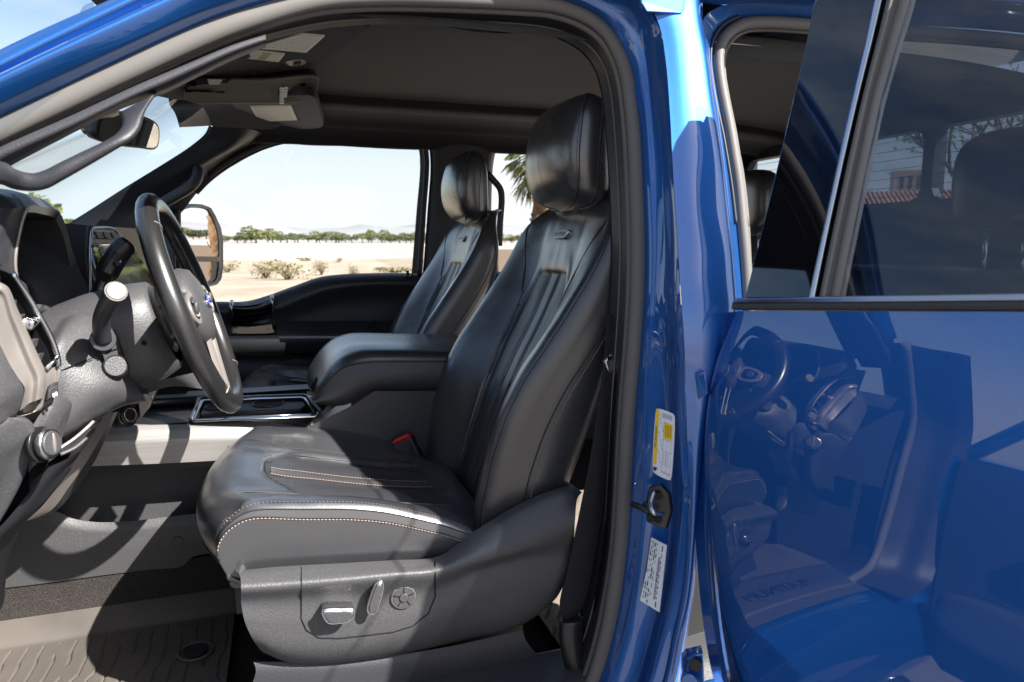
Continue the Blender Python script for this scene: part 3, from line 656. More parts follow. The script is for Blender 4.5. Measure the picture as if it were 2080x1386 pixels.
vtube(m, [a.lerp(b, .34) + Vector((0, -.012, 0)) for a, b in zip(bl(L1), bl(L0))], [.0058] * NB, rubber, n=10)
vtube(m, [p + Vector((0, -.002, 0)) for p in bl(L0)], [.0018] * NB, rubber, n=6)
seal_o = m.build('door_seal', body_o, 'grey rubber seal round the front door opening')
m = MB()
rt = cr(path(-.004, 2300, 106, 2000, 74, 1800, 60, 1655, 51, 1547, 45, 1505, 51, 1475, 72, 1461, 100, 1459, 135, 1466, 185, 1474, 225, 1482, 265, 1490, 315, 1500, 380, 1507, 455, 1514, 530, 1520, 640), 90)
m.tube(rt, .0105, rubber, n=14)
rt2 = cr(path(.020, 2300, 120, 2000, 88, 1800, 74, 1655, 66, 1550, 60, 1512, 64, 1486, 82, 1472, 106, 1469, 140, 1476, 190, 1484, 230, 1492, 270, 1500, 320, 1510, 385, 1518, 460), 80)
m.tube(rt2, .0045, rubber, n=8)
m.grid([[p + Vector((0, .004, 0)) for p in rt], [p + Vector((.012, .05, -.004)) for p in rt]], rubber_b)
rt3 = cr(path(-.014, 1500, 34, 1470, 50, 1448, 82, 1443, 120, 1450, 180, 1458, 225, 1468, 270, 1477, 320, 1487, 385, 1495, 455), 60)
m.tube(rt3, .003, rubber_b, n=8)
m.build('rear_door_seal', body_o, 'grey rubber seal round the rear door opening')
# stickers, striker, hinge leaf on the jamb ---------------------------------------------------------------------------
def quad(Y4, *xy): return [P(xy[2 * i], xy[2 * i + 1], Y4[i]) for i in range(4)]
def bil(q, a, b): return q[0].lerp(q[1], a).lerp(q[3].lerp(q[2], a), b)
def sub(mb, q, a0, b0, a1, b1, mt, lift, nrm):
    mb.poly([bil(q, a0, b0) + nrm * lift, bil(q, a1, b0) + nrm * lift, bil(q, a1, b1) + nrm * lift, bil(q, a0, b1) + nrm * lift], mt)
def lab_normal(q): 
    n = (q[1] - q[0]).cross(q[3] - q[0]).normalized()
    return n if n.dot(CAM - q[0]) > 0 else -n
YJ = [-.868, -.888, -.888, -.868]
q = quad([-.875, -.9, -.9, -.875], 1333, 830, 1370, 843, 1362, 977, 1326, 959); n = lab_normal(q); m = MB()
m.prism(cr([bil(q, a, b) for a, b in ((.04, 0), (.96, 0), (1, .02), (1, .98), (.96, 1), (.04, 1), (0, .98), (0, .02))], 48, True), -n * .002, labelw)
sub(m, q, .0, .005, .18, .86, yellow, .0006, n); sub(m, q, .50, .16, .95, .40, yellow, .0006, n)
up = (q[0] - q[3]).normalized(); rt_ = (q[1] - q[0]).normalized()
m.text('TIRE AND LOADING INFORMATION', bil(q, .09, .43) + n * .0012, up, -rt_, (q[1] - q[0]).length * .15, ink, sx=.47 * 1.0)
for k in range(4):
    sub(m, q, .58 + .09 * k, .19, .60 + .09 * k, .37, ink, .001, n)
for b in (.42, .60, .80): sub(m, q, .48, b, .95, b + .006, inkgrey, .0008, n)
for a in (.48, .70, .94): sub(m, q, a, .42, a + .01, .93, inkgrey, .0008, n)
sub(m, q, .48, .92, .95, .93, inkred, .0009, n); sub(m, q, .48, .14, .49, .92, inkred, .0009, n)
rr = random.Random(5)
for k in range(16): sub(m, q, .22 + .05 * (k % 5), .06 + .055 * k, .235 + .05 * (k % 5) + .012, .06 + .055 * k + .04 * rr.uniform(.5, 1), inkgrey, .0008, n)
for k in range(14): sub(m, q, .35 + .04 * k, .03, .362 + .04 * k + .01 * (k % 2), .10, inkgrey, .0008, n)
for k in range(12): sub(m, q, .55 + .11 * (k % 3), .64 + .04 * (k // 3), .60 + .11 * (k % 3), .655 + .04 * (k // 3), inkgrey, .0008, n)
cc = bil(q, .12, .93) + n * .001; m.disc(cc, n, (q[1] - q[0]).length * .10, ink, .0005, 20)
m.build('tire_information_label', body_o, 'white sticker with yellow bands on the blue pillar')
q = quad([-.865, -.89, -.89, -.865], 1323, 1092, 1354, 1108, 1339, 1244, 1300, 1220); n = lab_normal(q); m = MB()
m.prism([bil(q, a, b) for a, b in ((0, 0), (1, 0), (1.0, .5), (1, 1), (0, 1), (.06, .5))], -n * .002, labelw)
for k in range(7):
    x0 = .10 + .11 * k; y = .04
    while y < .94:
        ln = rr.uniform(.02, .09)
        if rr.random() < .8 and not (.52 < x0 < .66): sub(m, q, x0, y, x0 + .055, min(y + ln, .97), ink if rr.random() < .5 else inkgrey, .0008, n)
        y += ln + rr.uniform(.012, .05)
y = .22
while y < .86: sub(m, q, .62, y, .74, y + rr.uniform(.004, .012), ink, .0008, n); y += .016
m.build('certification_label', body_o, 'plain white printed sticker low on the blue pillar')
m = MB(); st = rowY((1318, 990, -.885), (1340, 986, -.895), (1358, 1004, -.90), (1363, 1040, -.90), (1352, 1076, -.90), (1330, 1070, -.89), (1312, 1060, -.885), (1312, 1010, -.885))
m.prism(st, Vector((.008, .006, 0)), plastic_b, .003)
for x, y in ((1339, 1008), (1338, 1055), (1322, 1052)): m.disc(P(x, y, -.897), (-.8, -.6, 0), .0065, rubber_b, .004, 18, .001)
m.tube(rowY((1328, 1000, -.895), (1322, 1022, -.905), (1326, 1040, -.918), (1345, 1044, -.905)), .0042, chrome_s, n=10, samples=24)
m.tube(rowY((1285, 1024, -.87), (1300, 1030, -.885), (1318, 1038, -.895), (1312, 1020, -.885)), .0052, plastic_b, n=8, samples=16)
m.build('door_striker', body_o, 'black steel latch loop on the jamb')
m = MB(); hq = rowY((1387, 1345, -.96), (1396, 1335, -.97), (1428, 1328, -.99), (1432, 1400, -.99), (1384, 1410, -.96))
m.prism(hq, Vector((.01, .02, 0)), paint, .003); m.disc(P(1413, 1350, -.985), (-.6, -.8, 0), .010, rubber_b, .003, 20, .001); m.disc(P(1400, 1380, -.98), (-.6, -.8, 0), .012, paint, .006, 20, .002)
m.build('door_hinge', body_o)
m = MB(); hq = rowY((1414, 762, -.93), (1432, 755, -.94), (1440, 800, -.94), (1420, 812, -.93)); m.prism(hq, Vector((.01, .02, 0)), paint, .003); m.tube(rowY((1410, 830, -.90), (1418, 870, -.90), (1420, 910, -.9)), .010, rubber_b, n=10, samples=10)
m.build('door_hinge', body_o)
# sill: scuff plate with lettering (seen mirrored in the rear door), rubber flooring ---------------------------------------
m = MB(); m.grid(surf([[Vector((x, y, z)) for x in (-.62, .0, .6, 2.0)] for y, z in ((-.84, .850), (-.80, .872), (-.74, .872), (-.69, .866), (-.675, .82))], 20, 24), plastic)
m.text('PLATINUM', (-.08, -.775, .8755), (1, 0, 0), (0, 1, 0), .045, chrome_s, sx=1.6)
m.box((-.08, -.815, .866), (.75, .004, .004), satin)
m.build('sill_plate', truck, 'dark sill plate with metal lettering')
m = MB()
m.box((.2, -1.10, .44), (2.6, .20, .05), rubber_b, bev=.02); m.box((.2, -1.10, .470), (2.5, .15, .012), plastic_d)
for k in range(40): m.box((-1.0 + .06 * k, -1.10, .479), (.02, .14, .008), plastic)
for x in (-.6, .2, 1.0): m.tube([Vector((x, -1.05, .44)), Vector((x, -.8, .5))], .025, chrome_s, n=12)
m.build('side_step', truck, 'black running board with ribbed tread')
# ================================================================== REAR DOOR, opened about 75 degrees
TD = R_(78.6); DD = Vector((math.cos(TD), -math.sin(TD), 0)); HN_ = Vector((.628, -.935, 0)); DN0 = Vector((-math.sin(TD), -math.cos(TD), 0))
def Pl(x, y, pt, nr):
    d = FW + RT * ((x - 1040) / FPX) + UPV * ((693 - y) / FPX); return CAM + d * ((pt - CAM).dot(nr) / d.dot(nr))
b0 = Pl(1495, 617, HN_, DN0); b1 = Pl(2080, 612, HN_, DN0); bdir = (b1 - b0).normalized()
def tilt(deg):
    n = DN0 * math.cos(R_(deg)) + Vector((0, 0, math.sin(R_(deg)))); n = n - bdir * n.dot(bdir); return n.normalized()
NL, NU = tilt(8.8), tilt(14)
def lo(*xy): return [Pl(xy[i], xy[i + 1], b0, NL) for i in range(0, len(xy), 2)]
def hi(*xy): return [Pl(xy[i], xy[i + 1], b0, NU) for i in range(0, len(xy), 2)]
door = MB()
# painted lower skin: flat field with a rolled leading edge
def bulge(p, k): return p + NL * k
edge = lo(1497, 632, 1478, 680, 1458, 735, 1444, 800, 1436, 870, 1433, 960, 1436, 1050, 1443, 1150, 1452, 1250, 1463, 1330, 1482, 1420, 1510, 1480)
tope = lo(1502, 632, 1560, 631, 1700, 630, 1900, 630, 2080, 630, 2500, 631)
E_ = cr(edge, 110)
W_ = 1.02
rowsD = []
vdir = bdir.cross(NL); vdir = vdir if vdir.z < 0 else -vdir
def crown(v):                                  # gentle vertical crown of the outer skin: faces the sky more at the belt
    v = max(0, min(v, .62)); return math.tan(R_(3.7)) * v - math.tan(R_(23)) * v * v / 2
for p in E_:
    t0 = (p - b0).dot(bdir); v = (p - b0).dot(vdir); r = []
    for dx, off in ((-.006, -.040), (-.010, -.022), (-.007, -.008), (0, -.002), (.012, .0004), (.05, .0008), (.2, .001), (.5, .001), (W_ - t0, 0)):
        r.append(p + bdir * dx + NL * (off + crown(v)))
    rowsD.append(r)
door.grid([lin(r, 9) if False else r for r in rowsD], paint)
bt = cr(lo(1510, 1480, 1530, 1500, 1600, 1530, 1800, 1560, 2200, 1700), 20)
# leading edge returns to an inner panel
back = [[p + bdir * -.006 + NL * -.040 for p in E_], [p + bdir * -.05 + NL * -.10 for p in E_], [p + bdir * (W_ - .05) + NL * -.10 for p in E_]]
door.grid([[p + bdir * -.004 + NL * -.010 for p in E_], [p + bdir * -.05 + NL * -.022 for p in E_], [p + bdir * -.055 + NL * -.10 for p in E_]], paint)
door.grid(back, plastic_d)
door_o = door.build('rear_door', truck, 'blue rear door swung open, with mirror-like paint')
# belt moulding
m = MB()
def bar(prof, x0, x1, mt, n=2):
    g = []
    for (y, off) in prof:
        a = Pl(x0, 617 + (y), b0, NL); g.append([a + NL * off, a + NL * off + bdir * x1])
    m.grid(g, mt)
bar([(-11, .000), (-10.5, .0045), (-7, .0070), (0, .0092)], 1497, 1.0, chrome_s); bar([(0, .0092), (1, .0078), (1.5, .0072)], 1496, 1.0, plastic_b); bar([(1.5, .0072), (8, .0072), (12, .005), (13, -.002)], 1495, 1.0, plastic)
m.prism([Pl(1498, 606, b0, NL) + NL * .006, Pl(1495, 617, b0, NL) + NL * .008, Pl(1490, 629, b0, NL) + NL * .005, Pl(1492, 629, b0, NL) - NL * .01, Pl(1500, 606, b0, NL) - NL * .01], bdir * .002, chrome_s)
m.build('belt_moulding', door_o, 'bright metal strip under the rear window')
# gloss black pillar applique, window guide, glass, upper frame
m = MB(); ap = hi(1730, -60, 1672, -22, 1653, 12, 1640, 85, 1606, 232, 1560, 425, 1515, 606, 1646, 606, 1668, 500, 1702, 345, 1735, 200, 1768, 60, 1782, 0, 1795, -60)
m.prism([p + NU * .002 for p in ap], -NU * .02, gloss, .0015); m.build('pillar_applique', door_o, 'gloss black panel on the rear door frame')
m = MB(); m.prism([p - NU * .022 - bdir * (.010 if k in (1, 2, 3, 4, 0, 5) else 0) for k, p in enumerate(ap)], -NU * .035, plastic_d); m.build('inner_frame', door_o)
m = MB()
fr = [hi(*[v for y in ys for v in (xf(y), y)]) for ys, xf in []]
def edgeline(x0, x1, off, ys=(-60, 0, 85, 200, 345, 500, 606)):
    base = {-60: (1795, 1852), 0: (1781, 1838), 85: (1763, 1812), 200: (1736, 1779), 345: (1702, 1748), 500: (1668, 1716), 606: (1646, 1695)}
    return [Pl(base[y][0] + (base[y][1] - base[y][0]) * x0, y, b0, NU) + NU * off for y in ys]
def strip(fs, mt):
    m.grid(surf([edgeline(f, 0, o) for f, o in fs], 30, 4 * len(fs)), mt)
strip([(0, -.006), (.02, .0045), (.10, .006), (.22, .0045), (.24, .001)], chrome_s)
strip([(.24, .001), (.28, -.004), (.34, -.004), (.38, .001)], gloss)
strip([(.38, .001), (.45, .003), (.55, .002), (.62, -.004)], rubber)
strip([(.62, -.004), (.70, -.006), (.74, -.003), (.88, -.004), (1.0, -.012), (1.02, -.02)], rubber)
m.build('window_guide', door_o)
m = MB(); gl = hi(1852, -60, 1838, 0, 1812, 85, 1779, 200, 1748, 345, 1716, 500, 1694, 609, 2500, 609, 2500, -60)
m.prism([p - NU * .010 for p in gl], -NU * .005, glass_t); m.build('window_glass', door_o, 'dark privacy glass of the rear door')
m = MB(); m.grid([hi(1838, -70, 1838, -90), [p + bdir * .6 for p in hi(1838, -70, 1838, -90)]], gloss)
m.build('upper_frame', door_o)
# ================================================================== FRONT DOOR, open, seen only mirrored in the paint of the rear door
TF = R_(71); FD = Vector((math.cos(TF), -math.sin(TF), 0)); FH = Vector((-.685, -.905, 0)); FN = Vector((math.sin(TF), math.cos(TF), 0))      # FN looks back into the cab
def fd(t, z, o=0): return FH + FD * t + Vector((0, 0, z)) + FN * o
fm = MB()
out = [fd(0, .62), fd(.05, .56), fd(.95, .56), fd(1.02, .66), fd(1.06, 1.0), fd(1.06, 1.50), fd(.62, 1.51), fd(.52, 1.43), fd(.30, 1.41), fd(0, 1.42)]
fm.prism([p - FN * .07 for p in out], FN * .02, paint, .008)
ins = [fd(.02, .66, -.05), fd(.08, .60, -.05), fd(.92, .60, -.05), fd(.99, .70, -.05), fd(1.02, 1.0, -.05), fd(1.02, 1.49, -.05), fd(.62, 1.50, -.05), fd(.52, 1.42, -.05), fd(.30, 1.40, -.05), fd(.02, 1.41, -.05)]
fm.prism([p + FN * .05 for p in ins], -FN * .05, softdash, .02)
front_o = fm.build('front_door', truck, 'dark inner trim of the open front door')
m = MB(); m.tube([fd(0, 1.42, -.06), fd(.12, 1.56, -.06), fd(.40, 1.86, -.05), fd(.55, 1.97, -.04), fd(.75, 2.0, -.03), fd(.98, 1.99, -.03), fd(1.03, 1.93, -.03), fd(1.06, 1.50, -.05)], .026, paint, n=10, samples=60)
m.tube([fd(.30, 1.42, -.06), fd(.29, 1.72, -.05)], .014, gloss, n=8)
m.build('window_frame', front_o)
m = MB(); m.prism([fd(.0, 1.42, -.055), fd(.12, 1.56, -.055), fd(.40, 1.86, -.05), fd(.55, 1.97, -.05), fd(.75, 2.0, -.05), fd(.98, 1.98, -.05), fd(1.05, 1.50, -.05), fd(.62, 1.51, -.05), fd(.5, 1.42, -.05)], FN * .004, glass); m.build('window_glass', front_o)
m = MB(); m.sq(fd(.62, 1.20, .05), (.26, .05, .045), softdash, rot=Matrix((FD, FN, Vector((0, 0, 1)))).transposed(), e=5); m.build('armrest', front_o)
m = MB(); m.prism([fd(.28, 1.30, .012), fd(.52, 1.33, .012), fd(.50, 1.27, .012), fd(.30, 1.245, .012)], -FN * .01, satin, .003); m.tube([fd(.56, 1.40, .03), fd(.54, 1.27, .05), fd(.56, 1.18, .03)], .012, gloss, n=8, samples=16); m.build('door_pull', front_o)
m = MB(); m.sq(fd(.48, .83, .03), (.40, .045, .10), plastic, rot=Matrix((FD, FN, Vector((0, 0, 1)))).transposed(), e=5); m.build('door_pocket', front_o)
m = MB(); m.disc(fd(.22, .86, .005), FN, .085, plastic_d, .006, 36, .003); m.build('speaker_grille', front_o)
# ================================================================== CABIN LINING
m = MB()
xs = [-.30, -.22, -.1, .05, .2, .4, .7, 1.1, 1.5, 1.85, 1.93]
def hrow(Y, z, fz=.0, dx=0): return [Vector((x + dx * (i < 3), Y, z - (.03 * max(0, (-.02 - x) / .28)) - fz * max(0, (x - 1.5) / .4) ** 2)) for i, x in enumerate(xs)]
hl = [hrow(-.655, 1.975, .02, .17), hrow(-.63, 2.0, .02, .15), hrow(-.56, 2.045, .03, .10), hrow(-.40, 2.082, .03), hrow(-.2, 2.092, .03), hrow(0, 2.096, .03), hrow(.25, 2.098, .03), hrow(.46, 2.098, .03), hrow(.50, 2.092, .03)]
m.grid(surf(hl, 40, 40), cloth)
st = [hrow(.50, 2.092, .03), hrow(.505, 2.072, .03), hrow(.53, 2.064, .03), hrow(.60, 2.062, .03), hrow(.66, 2.050, .03), hrow(.70, 2.030, .03)]
m.grid(surf(st, 40, 24), cloth)
headliner = m.build('headliner', truck, 'charcoal cloth headliner')
# far side: roof rail, front and rear pillars trimmed, traced round the two far windows --------------------------------------
YW = .86
win = row(YW, 402, 396, 430, 368, 480, 333, 550, 300, 620, 287, 700, 284, 800, 284, 832, 287, 848, 299, 853, 330, 846, 430, 836, 556)
m = MB()
inn = row(YW - .04, 382, 378, 420, 348, 470, 312, 540, 282, 610, 271, 700, 268, 800, 268, 842, 270, 864, 284, 872, 320, 866, 430, 858, 556)
m.grid(surf([win, inn], 60, 3), plastic_b)                              # reveal
top1 = row(.76, 300, 360, 430, 250, 520, 215, 600, 210, 700, 214, 800, 218, 900, 222, 1000, 226)
# roof rail: from the window head up to the headliner edge
ra = [P(x, y, .822) for x, y in ((470, 312), (540, 282), (610, 271), (700, 268), (800, 268), (900, 268), (1000, 276), (1110, 283), (1250, 286))]
rb = [Vector((p.x, .775, 2.005 + .0 * p.x)) for p in ra]; rc = [Vector((p.x, .735, 2.03)) for p in ra]; rd = [Vector((p.x, .69, 2.04)) for p in ra]
ra_ = [Vector((p.x, .85, p.z - .012)) for p in ra]
m.grid(surf([ra_, ra, [Vector((p.x, .80, 1.975)) for p in ra], rb, rc, rd], 60, 24), cloth)
ra2 = [Vector((x, .822, 1.965)) for x in (ra[-1].x, 1.2, 1.6, 1.95)]
m.grid(surf([ra2, [Vector((v.x, .78, 2.005)) for v in ra2], [Vector((v.x, .735, 2.03)) for v in ra2], [Vector((v.x, .69, 2.04)) for v in ra2]], 20, 12), cloth)
m.build('roof_rail_trim', truck)
# far A-pillar trim: between the windshield edge and the side window, running down to the dash
m = MB()
w_ed = [P(*a) for a in ((432, 258, .66), (424, 275, .69), (395, 300, .71), (330, 342, .74), (260, 385, .76), (190, 430, .78), (120, 474, .80))]
mid1 = [P(*a) for a in ((505, 262, .70), (470, 300, .73), (418, 330, .75), (352, 366, .77), (285, 405, .79), (212, 452, .80), (140, 500, .81))]
win_e = [P(*a) for a in ((545, 278, .82), (480, 308, .82), (425, 346, .82), (386, 376, .82), (350, 415, .83), (300, 470, .83), (240, 540, .83))]
win_o = [P(*a) for a in ((560, 288, .86), (492, 322, .86), (440, 357, .86), (404, 388, .86), (372, 428, .86), (330, 480, .86), (270, 550, .86))]
m.grid(surf([w_ed, mid1, win_e, win_o], 40, 30), softdash)
w_out = [p + Vector((-.03, .02, .0)) for p in w_ed]
m.grid(surf([[p + Vector((-.012, .012, .006)) for p in w_ed], w_ed], 40, 4), gaptone)
ap_o = m.build('pillar_trim', truck, 'black trim of the far windshield pillar')
m = MB(); m.tube(rowY((402, 345, .74), (400, 362, .715), (388, 378, .70), (360, 396, .70), (330, 413, .705), (300, 428, .72), (283, 432, .75)), .018, softdash, n=12, samples=50)
m.build('grab_handle', ap_o)
m = MB(); m.prism([p + Vector((0, -.004, 0)) for p in rowY((398, 340, .76), (404, 352, .76), (330, 400, .775), (285, 428, .78), (278, 420, .78), (325, 380, .77))], Vector((0, .003, 0)), gaptone); m.build('handle_recess', ap_o)
# windshield header and the corner above the far pillar
m = MB()
h0 = [P(*a) for a in ((300, 192, -.10), (322, 196, .0), (352, 202, .15), (385, 206, .35), (415, 222, .52), (432, 258, .66))]
h1 = [P(*a) for a in ((330, 172, -.10), (350, 176, .0), (392, 184, .15), (440, 196, .35), (480, 215, .52), (505, 262, .70))]
h2 = [P(*a) for a in ((370, 148, -.10), (400, 155, .0), (450, 170, .15), (520, 180, .35), (560, 214, .54), (560, 262, .76))]
h3 = [P(*a) for a in ((450, 95, -.10), (500, 110, .0), (560, 125, .15), (660, 172, .42), (690, 205, .60), (690, 240, .74))]
h3 = [Vector((.10, p.y, 2.08 if p.y < .3 else (2.065 if p.y < .55 else 2.045))) for p in h3]
m.grid(surf([h0, h1, h2, h3], 40, 24), cloth)
h0n = [Vector((-.235, -.63, 1.955)), Vector((-.28, -.5, 1.98)), Vector((-.315, -.3, 1.985)), h0[0]]; h1n = [Vector((-.19, -.63, 1.965)), Vector((-.23, -.5, 2.0)), Vector((-.27, -.3, 2.01)), h1[0]]; h2n = [Vector((-.12, -.63, 1.975)), Vector((-.16, -.5, 2.02)), Vector((-.2, -.3, 2.03)), h2[0]]; h3n = [Vector((.10, -.65, 2.0)), Vector((.10, -.5, 2.05)), Vector((.10, -.3, 2.07)), h3[0]]
m.grid(surf([h0n, h1n, h2n, h3n], 20, 12), cloth)
m.build('windshield_header', truck)
# far B-pillar and the frames of the far rear window
m = MB()
m.grid(surf([row(.83, 848, 262, 868, 290, 874, 330, 868, 430, 858, 560, 850, 640), row(.80, 862, 262, 880, 290, 886, 330, 882, 430, 872, 560, 864, 640), row(.785, 900, 262, 905, 290, 910, 330, 908, 430, 900, 560, 892, 640), row(.78, 960, 262, 960, 290, 962, 330, 960, 430, 955, 560, 950, 640), row(.80, 1010, 262, 1002, 296, 994, 330, 990, 430, 986, 560, 980, 640), row(.85, 1022, 280, 1010, 300, 1002, 335, 998, 430, 995, 545, 990, 640)], 30, 40), plastic_d)
m.build('far_pillar_trim', truck)
m = MB(); wr = cr(row(.838, 852, 560, 860, 430, 866, 322, 858, 288, 838, 276, 800, 274, 700, 274, 612, 277, 545, 290, 474, 322, 424, 356), 70); m.tube(wr, .010, rubber_b, n=8); m.build('window_seal', truck)
m = MB(); m.tube(cr(row(.75, 990, 352, 1002, 366, 1016, 384, 1019, 402, 1016, 450, 1014, 500), 30), .013, plastic_b, n=10); m.build('assist_handle', truck)
# far rear door below its window and the corner pillar
m = MB()
m.grid([row(.85, 985, 552, 1300, 556), row(.80, 985, 562, 1300, 566), row(.80, 985, 900, 1300, 900)], softdash)
rp = [Vector((x, .84, z)) for x, z in ((1.62, 1.55), (1.60, 1.75), (1.55, 1.90), (1.5, 1.965))]
m.grid(surf([rp, [Vector((1.95, v.y, v.z)) for v in rp]], 10, 6), plastic_d)
m.build('far_rear_door_trim', truck)
# far front door ------------------------------------------------------------------------------------------------------------
m = MB()
e0 = row(.865, 300, 618, 380, 616, 440, 613, 500, 612, 545, 600, 600, 580, 650, 563, 700, 557, 760, 555, 845, 555, 900, 555)
e1 = row(.835, 300, 626, 380, 622, 440, 618, 500, 617, 548, 606, 604, 586, 652, 570, 702, 564, 760, 561, 845, 561, 900, 561)
e2 = row(.815, 300, 645, 380, 640, 440, 634, 500, 634, 560, 628, 612, 606, 660, 588, 708, 580, 765, 576, 845, 576, 900, 576)
e3 = row(.845, 300, 668, 380, 664, 440, 660, 500, 658, 565, 650, 620, 632, 668, 616, 712, 608, 765, 604, 845, 604, 900, 604)
e4 = row(.850, 300, 690, 440, 686, 500, 684, 565, 680, 620, 662, 668, 660, 712, 658, 765, 656, 845, 656, 900, 656)
m.grid(surf([e0, e1, e2, e3, e4], 60, 36), softdash)
m.grid(surf([row(.85, 560, 652, 700, 652, 900, 652), row(.83, 560, 660, 700, 660, 900, 660), row(.80, 562, 672, 700, 672, 900, 672), row(.785, 566, 684, 700, 685, 900, 686), row(.79, 570, 700, 700, 700, 900, 700), row(.81, 575, 716, 700, 715, 900, 714), row(.86, 580, 722, 700, 722, 900, 720)], 30, 40), leather)
m.grid([row(.855, 380, 655, 900, 655), row(.855, 380, 980, 900, 980)], softdash)
m.grid(surf([row(.84, 400, 724, 560, 722, 900, 722), row(.80, 410, 740, 560, 736, 900, 738), row(.80, 420, 800, 500, 860, 900, 900)], 30, 12), plastic_d)
fdoor = m.build('passenger_door', truck, 'dark inner trim of the closed far front door')
m = MB(); m.grid(surf([row(.80, 380, 684, 440, 683, 578, 681), row(.79, 380, 690, 440, 689, 580, 687), row(.79, 380, 717, 440, 716, 578, 713), row(.80, 380, 720, 440, 719, 575, 716)], 20, 20), satin); m.build('armrest_bezel', fdoor, 'brushed grey strip')
m = MB(); m.grid(surf([row(.815, 470, 614, 500, 615, 530, 609, 556, 599), row(.79, 470, 624, 500, 625, 530, 620, 556, 610), row(.80, 470, 636, 500, 638, 530, 634, 556, 627), row(.835, 470, 650, 500, 652, 530, 648, 556, 643), row(.838, 470, 684, 500, 684, 530, 684, 556, 682)], 30, 30), gloss)
m.build('pull_handle', fdoor, 'gloss black pull handle between chrome bands')
m = MB()
for pts in (((471, 612, .81), (470, 622, .783), (471, 640, .79), (474, 652, .83)), ((553, 600, .81), (553, 611, .783), (554, 630, .79), (557, 668, .835))): m = MB(); m.tube(rowY(*pts), .0065, chrome_s, n=8, samples=20); m.build('chrome_band', fdoor)
m = MB(); m.tube(row(.835, 828, 564, 828, 550), .006, plastic_b, n=10); m.disc(P(828, 562, .83), (0, -.3, 1), .014, plastic_b, .004, 16, .001); m.build('lock_button', fdoor)
m = MB(); m.prism(win, Vector((0, .004, 0)), glass); m.build('window_glass', fdoor, 'clear far side window')
m = MB(); m.disc(P(600, 770, .79), (0, -1, 0), .075, plastic_d, .004, 36, .002); m.build('speaker_grille', fdoor)
# far mirror
mc = P(405, 490, 1.06); mn = Vector((.984, -.20, -.01)).normalized()
def mo(x, y, o=0): return Pl(x, y, mc, mn) + mn * o
out = [(358, 425), (368, 419), (385, 415), (410, 415), (424, 420), (434, 437), (445, 462), (450, 490), (450, 545), (446, 570), (438, 580), (420, 584), (398, 586), (370, 586), (358, 570)]
m = MB(); pts = cr([mo(*q) for q in out], 60, True); m.grid([[mo(*q, .0) for q in out] + [mo(*out[0], .0)], [mo(q[0] + (404 - q[0]) * .05, q[1] + (498 - q[1]) * .04, .012) for q in out] + [mo(out[0][0] + (404 - out[0][0]) * .05, out[0][1] + (498 - out[0][1]) * .04, .012)], [mo(q[0] + (404 - q[0]) * .16, q[1] + (498 - q[1]) * .08, .004) for q in out] + [mo(out[0][0] + (404 - out[0][0]) * .16, out[0][1] + (498 - out[0][1]) * .08, .004)]], plastic_b); m.prism([mo(360, 520, .008), mo(446, 522, .008), mo(446, 532, .008), mo(360, 532, .008)], -mn * .01, plastic_b); m.prism(pts, -mn * .07, plastic_b, .008); cm = sum(pts, Vector()) / len(pts)
m.grid([[p - mn * .07 for p in pts] + [pts[0] - mn * .07], [cm + (p - cm) * .8 - mn * .12 for p in pts] + [cm + (pts[0] - cm) * .8 - mn * .12], [cm + (p - cm) * .2 - mn * .14 for p in pts] + [cm + (pts[0] - cm) * .2 - mn * .14]], plastic_b)
m.tube([Vector((mc.x - .04, mc.y - .02, mc.z - .10)), Vector((mc.x - .06, .95, mc.z - .12))], .03, plastic_b, n=10)
side = m.build('side_mirror', truck, 'tall black towing mirror outside the far window')
m = MB(); m.poly(cr([mo(x, y, .002) for x, y in [(364, 432), (368, 426), (408, 424), (419, 429), (430, 448), (440, 474), (443, 500), (442, 518), (436, 523), (372, 521), (364, 514)]], 50, True), mirrorm); m.build('mirror_glass', side, 'tall upper mirror glass')
m = MB(); m.poly(cr([mo(x, y, .002) for x, y in [(370, 536), (376, 532), (420, 530), (427, 534), (427, 560), (423, 570), (410, 574), (376, 574), (370, 568)]], 50, True), mirrorm); m.build('mirror_glass', side, 'small lower mirror glass')
# windshield
m = MB(); top_ = h0n[:-1] + h0; base_ = [Vector((-.92, -.79, 1.50)), Vector((-1.10, -.45, 1.50)), Vector((-1.16, -.1, 1.50)), Vector((-1.15, .25, 1.50)), Vector((-1.08, .60, 1.50)), Vector((-.95, .83, 1.50))]
g = surf([[p + Vector((-.006, 0, .012)) for p in top_], base_], 40, 12)
far_e = cr(w_ed + [P(40, 520, .81)], 12); near_e = cr([top_[0] + Vector((-.006, 0, .012)), P(160, 152, -.70), P(0, 232, -.745), P(-180, 330, -.775), base_[0]], 12)
for j, r in enumerate(g):
    df, dn = far_e[j] - r[-1], near_e[j] - r[0]
    for i, p in enumerate(r): p += df * (i / 39) ** 2 + dn * (1 - i / 39) ** 2
m.grid(g, glass_ws); m.build('windshield', truck, 'raked windshield glass')
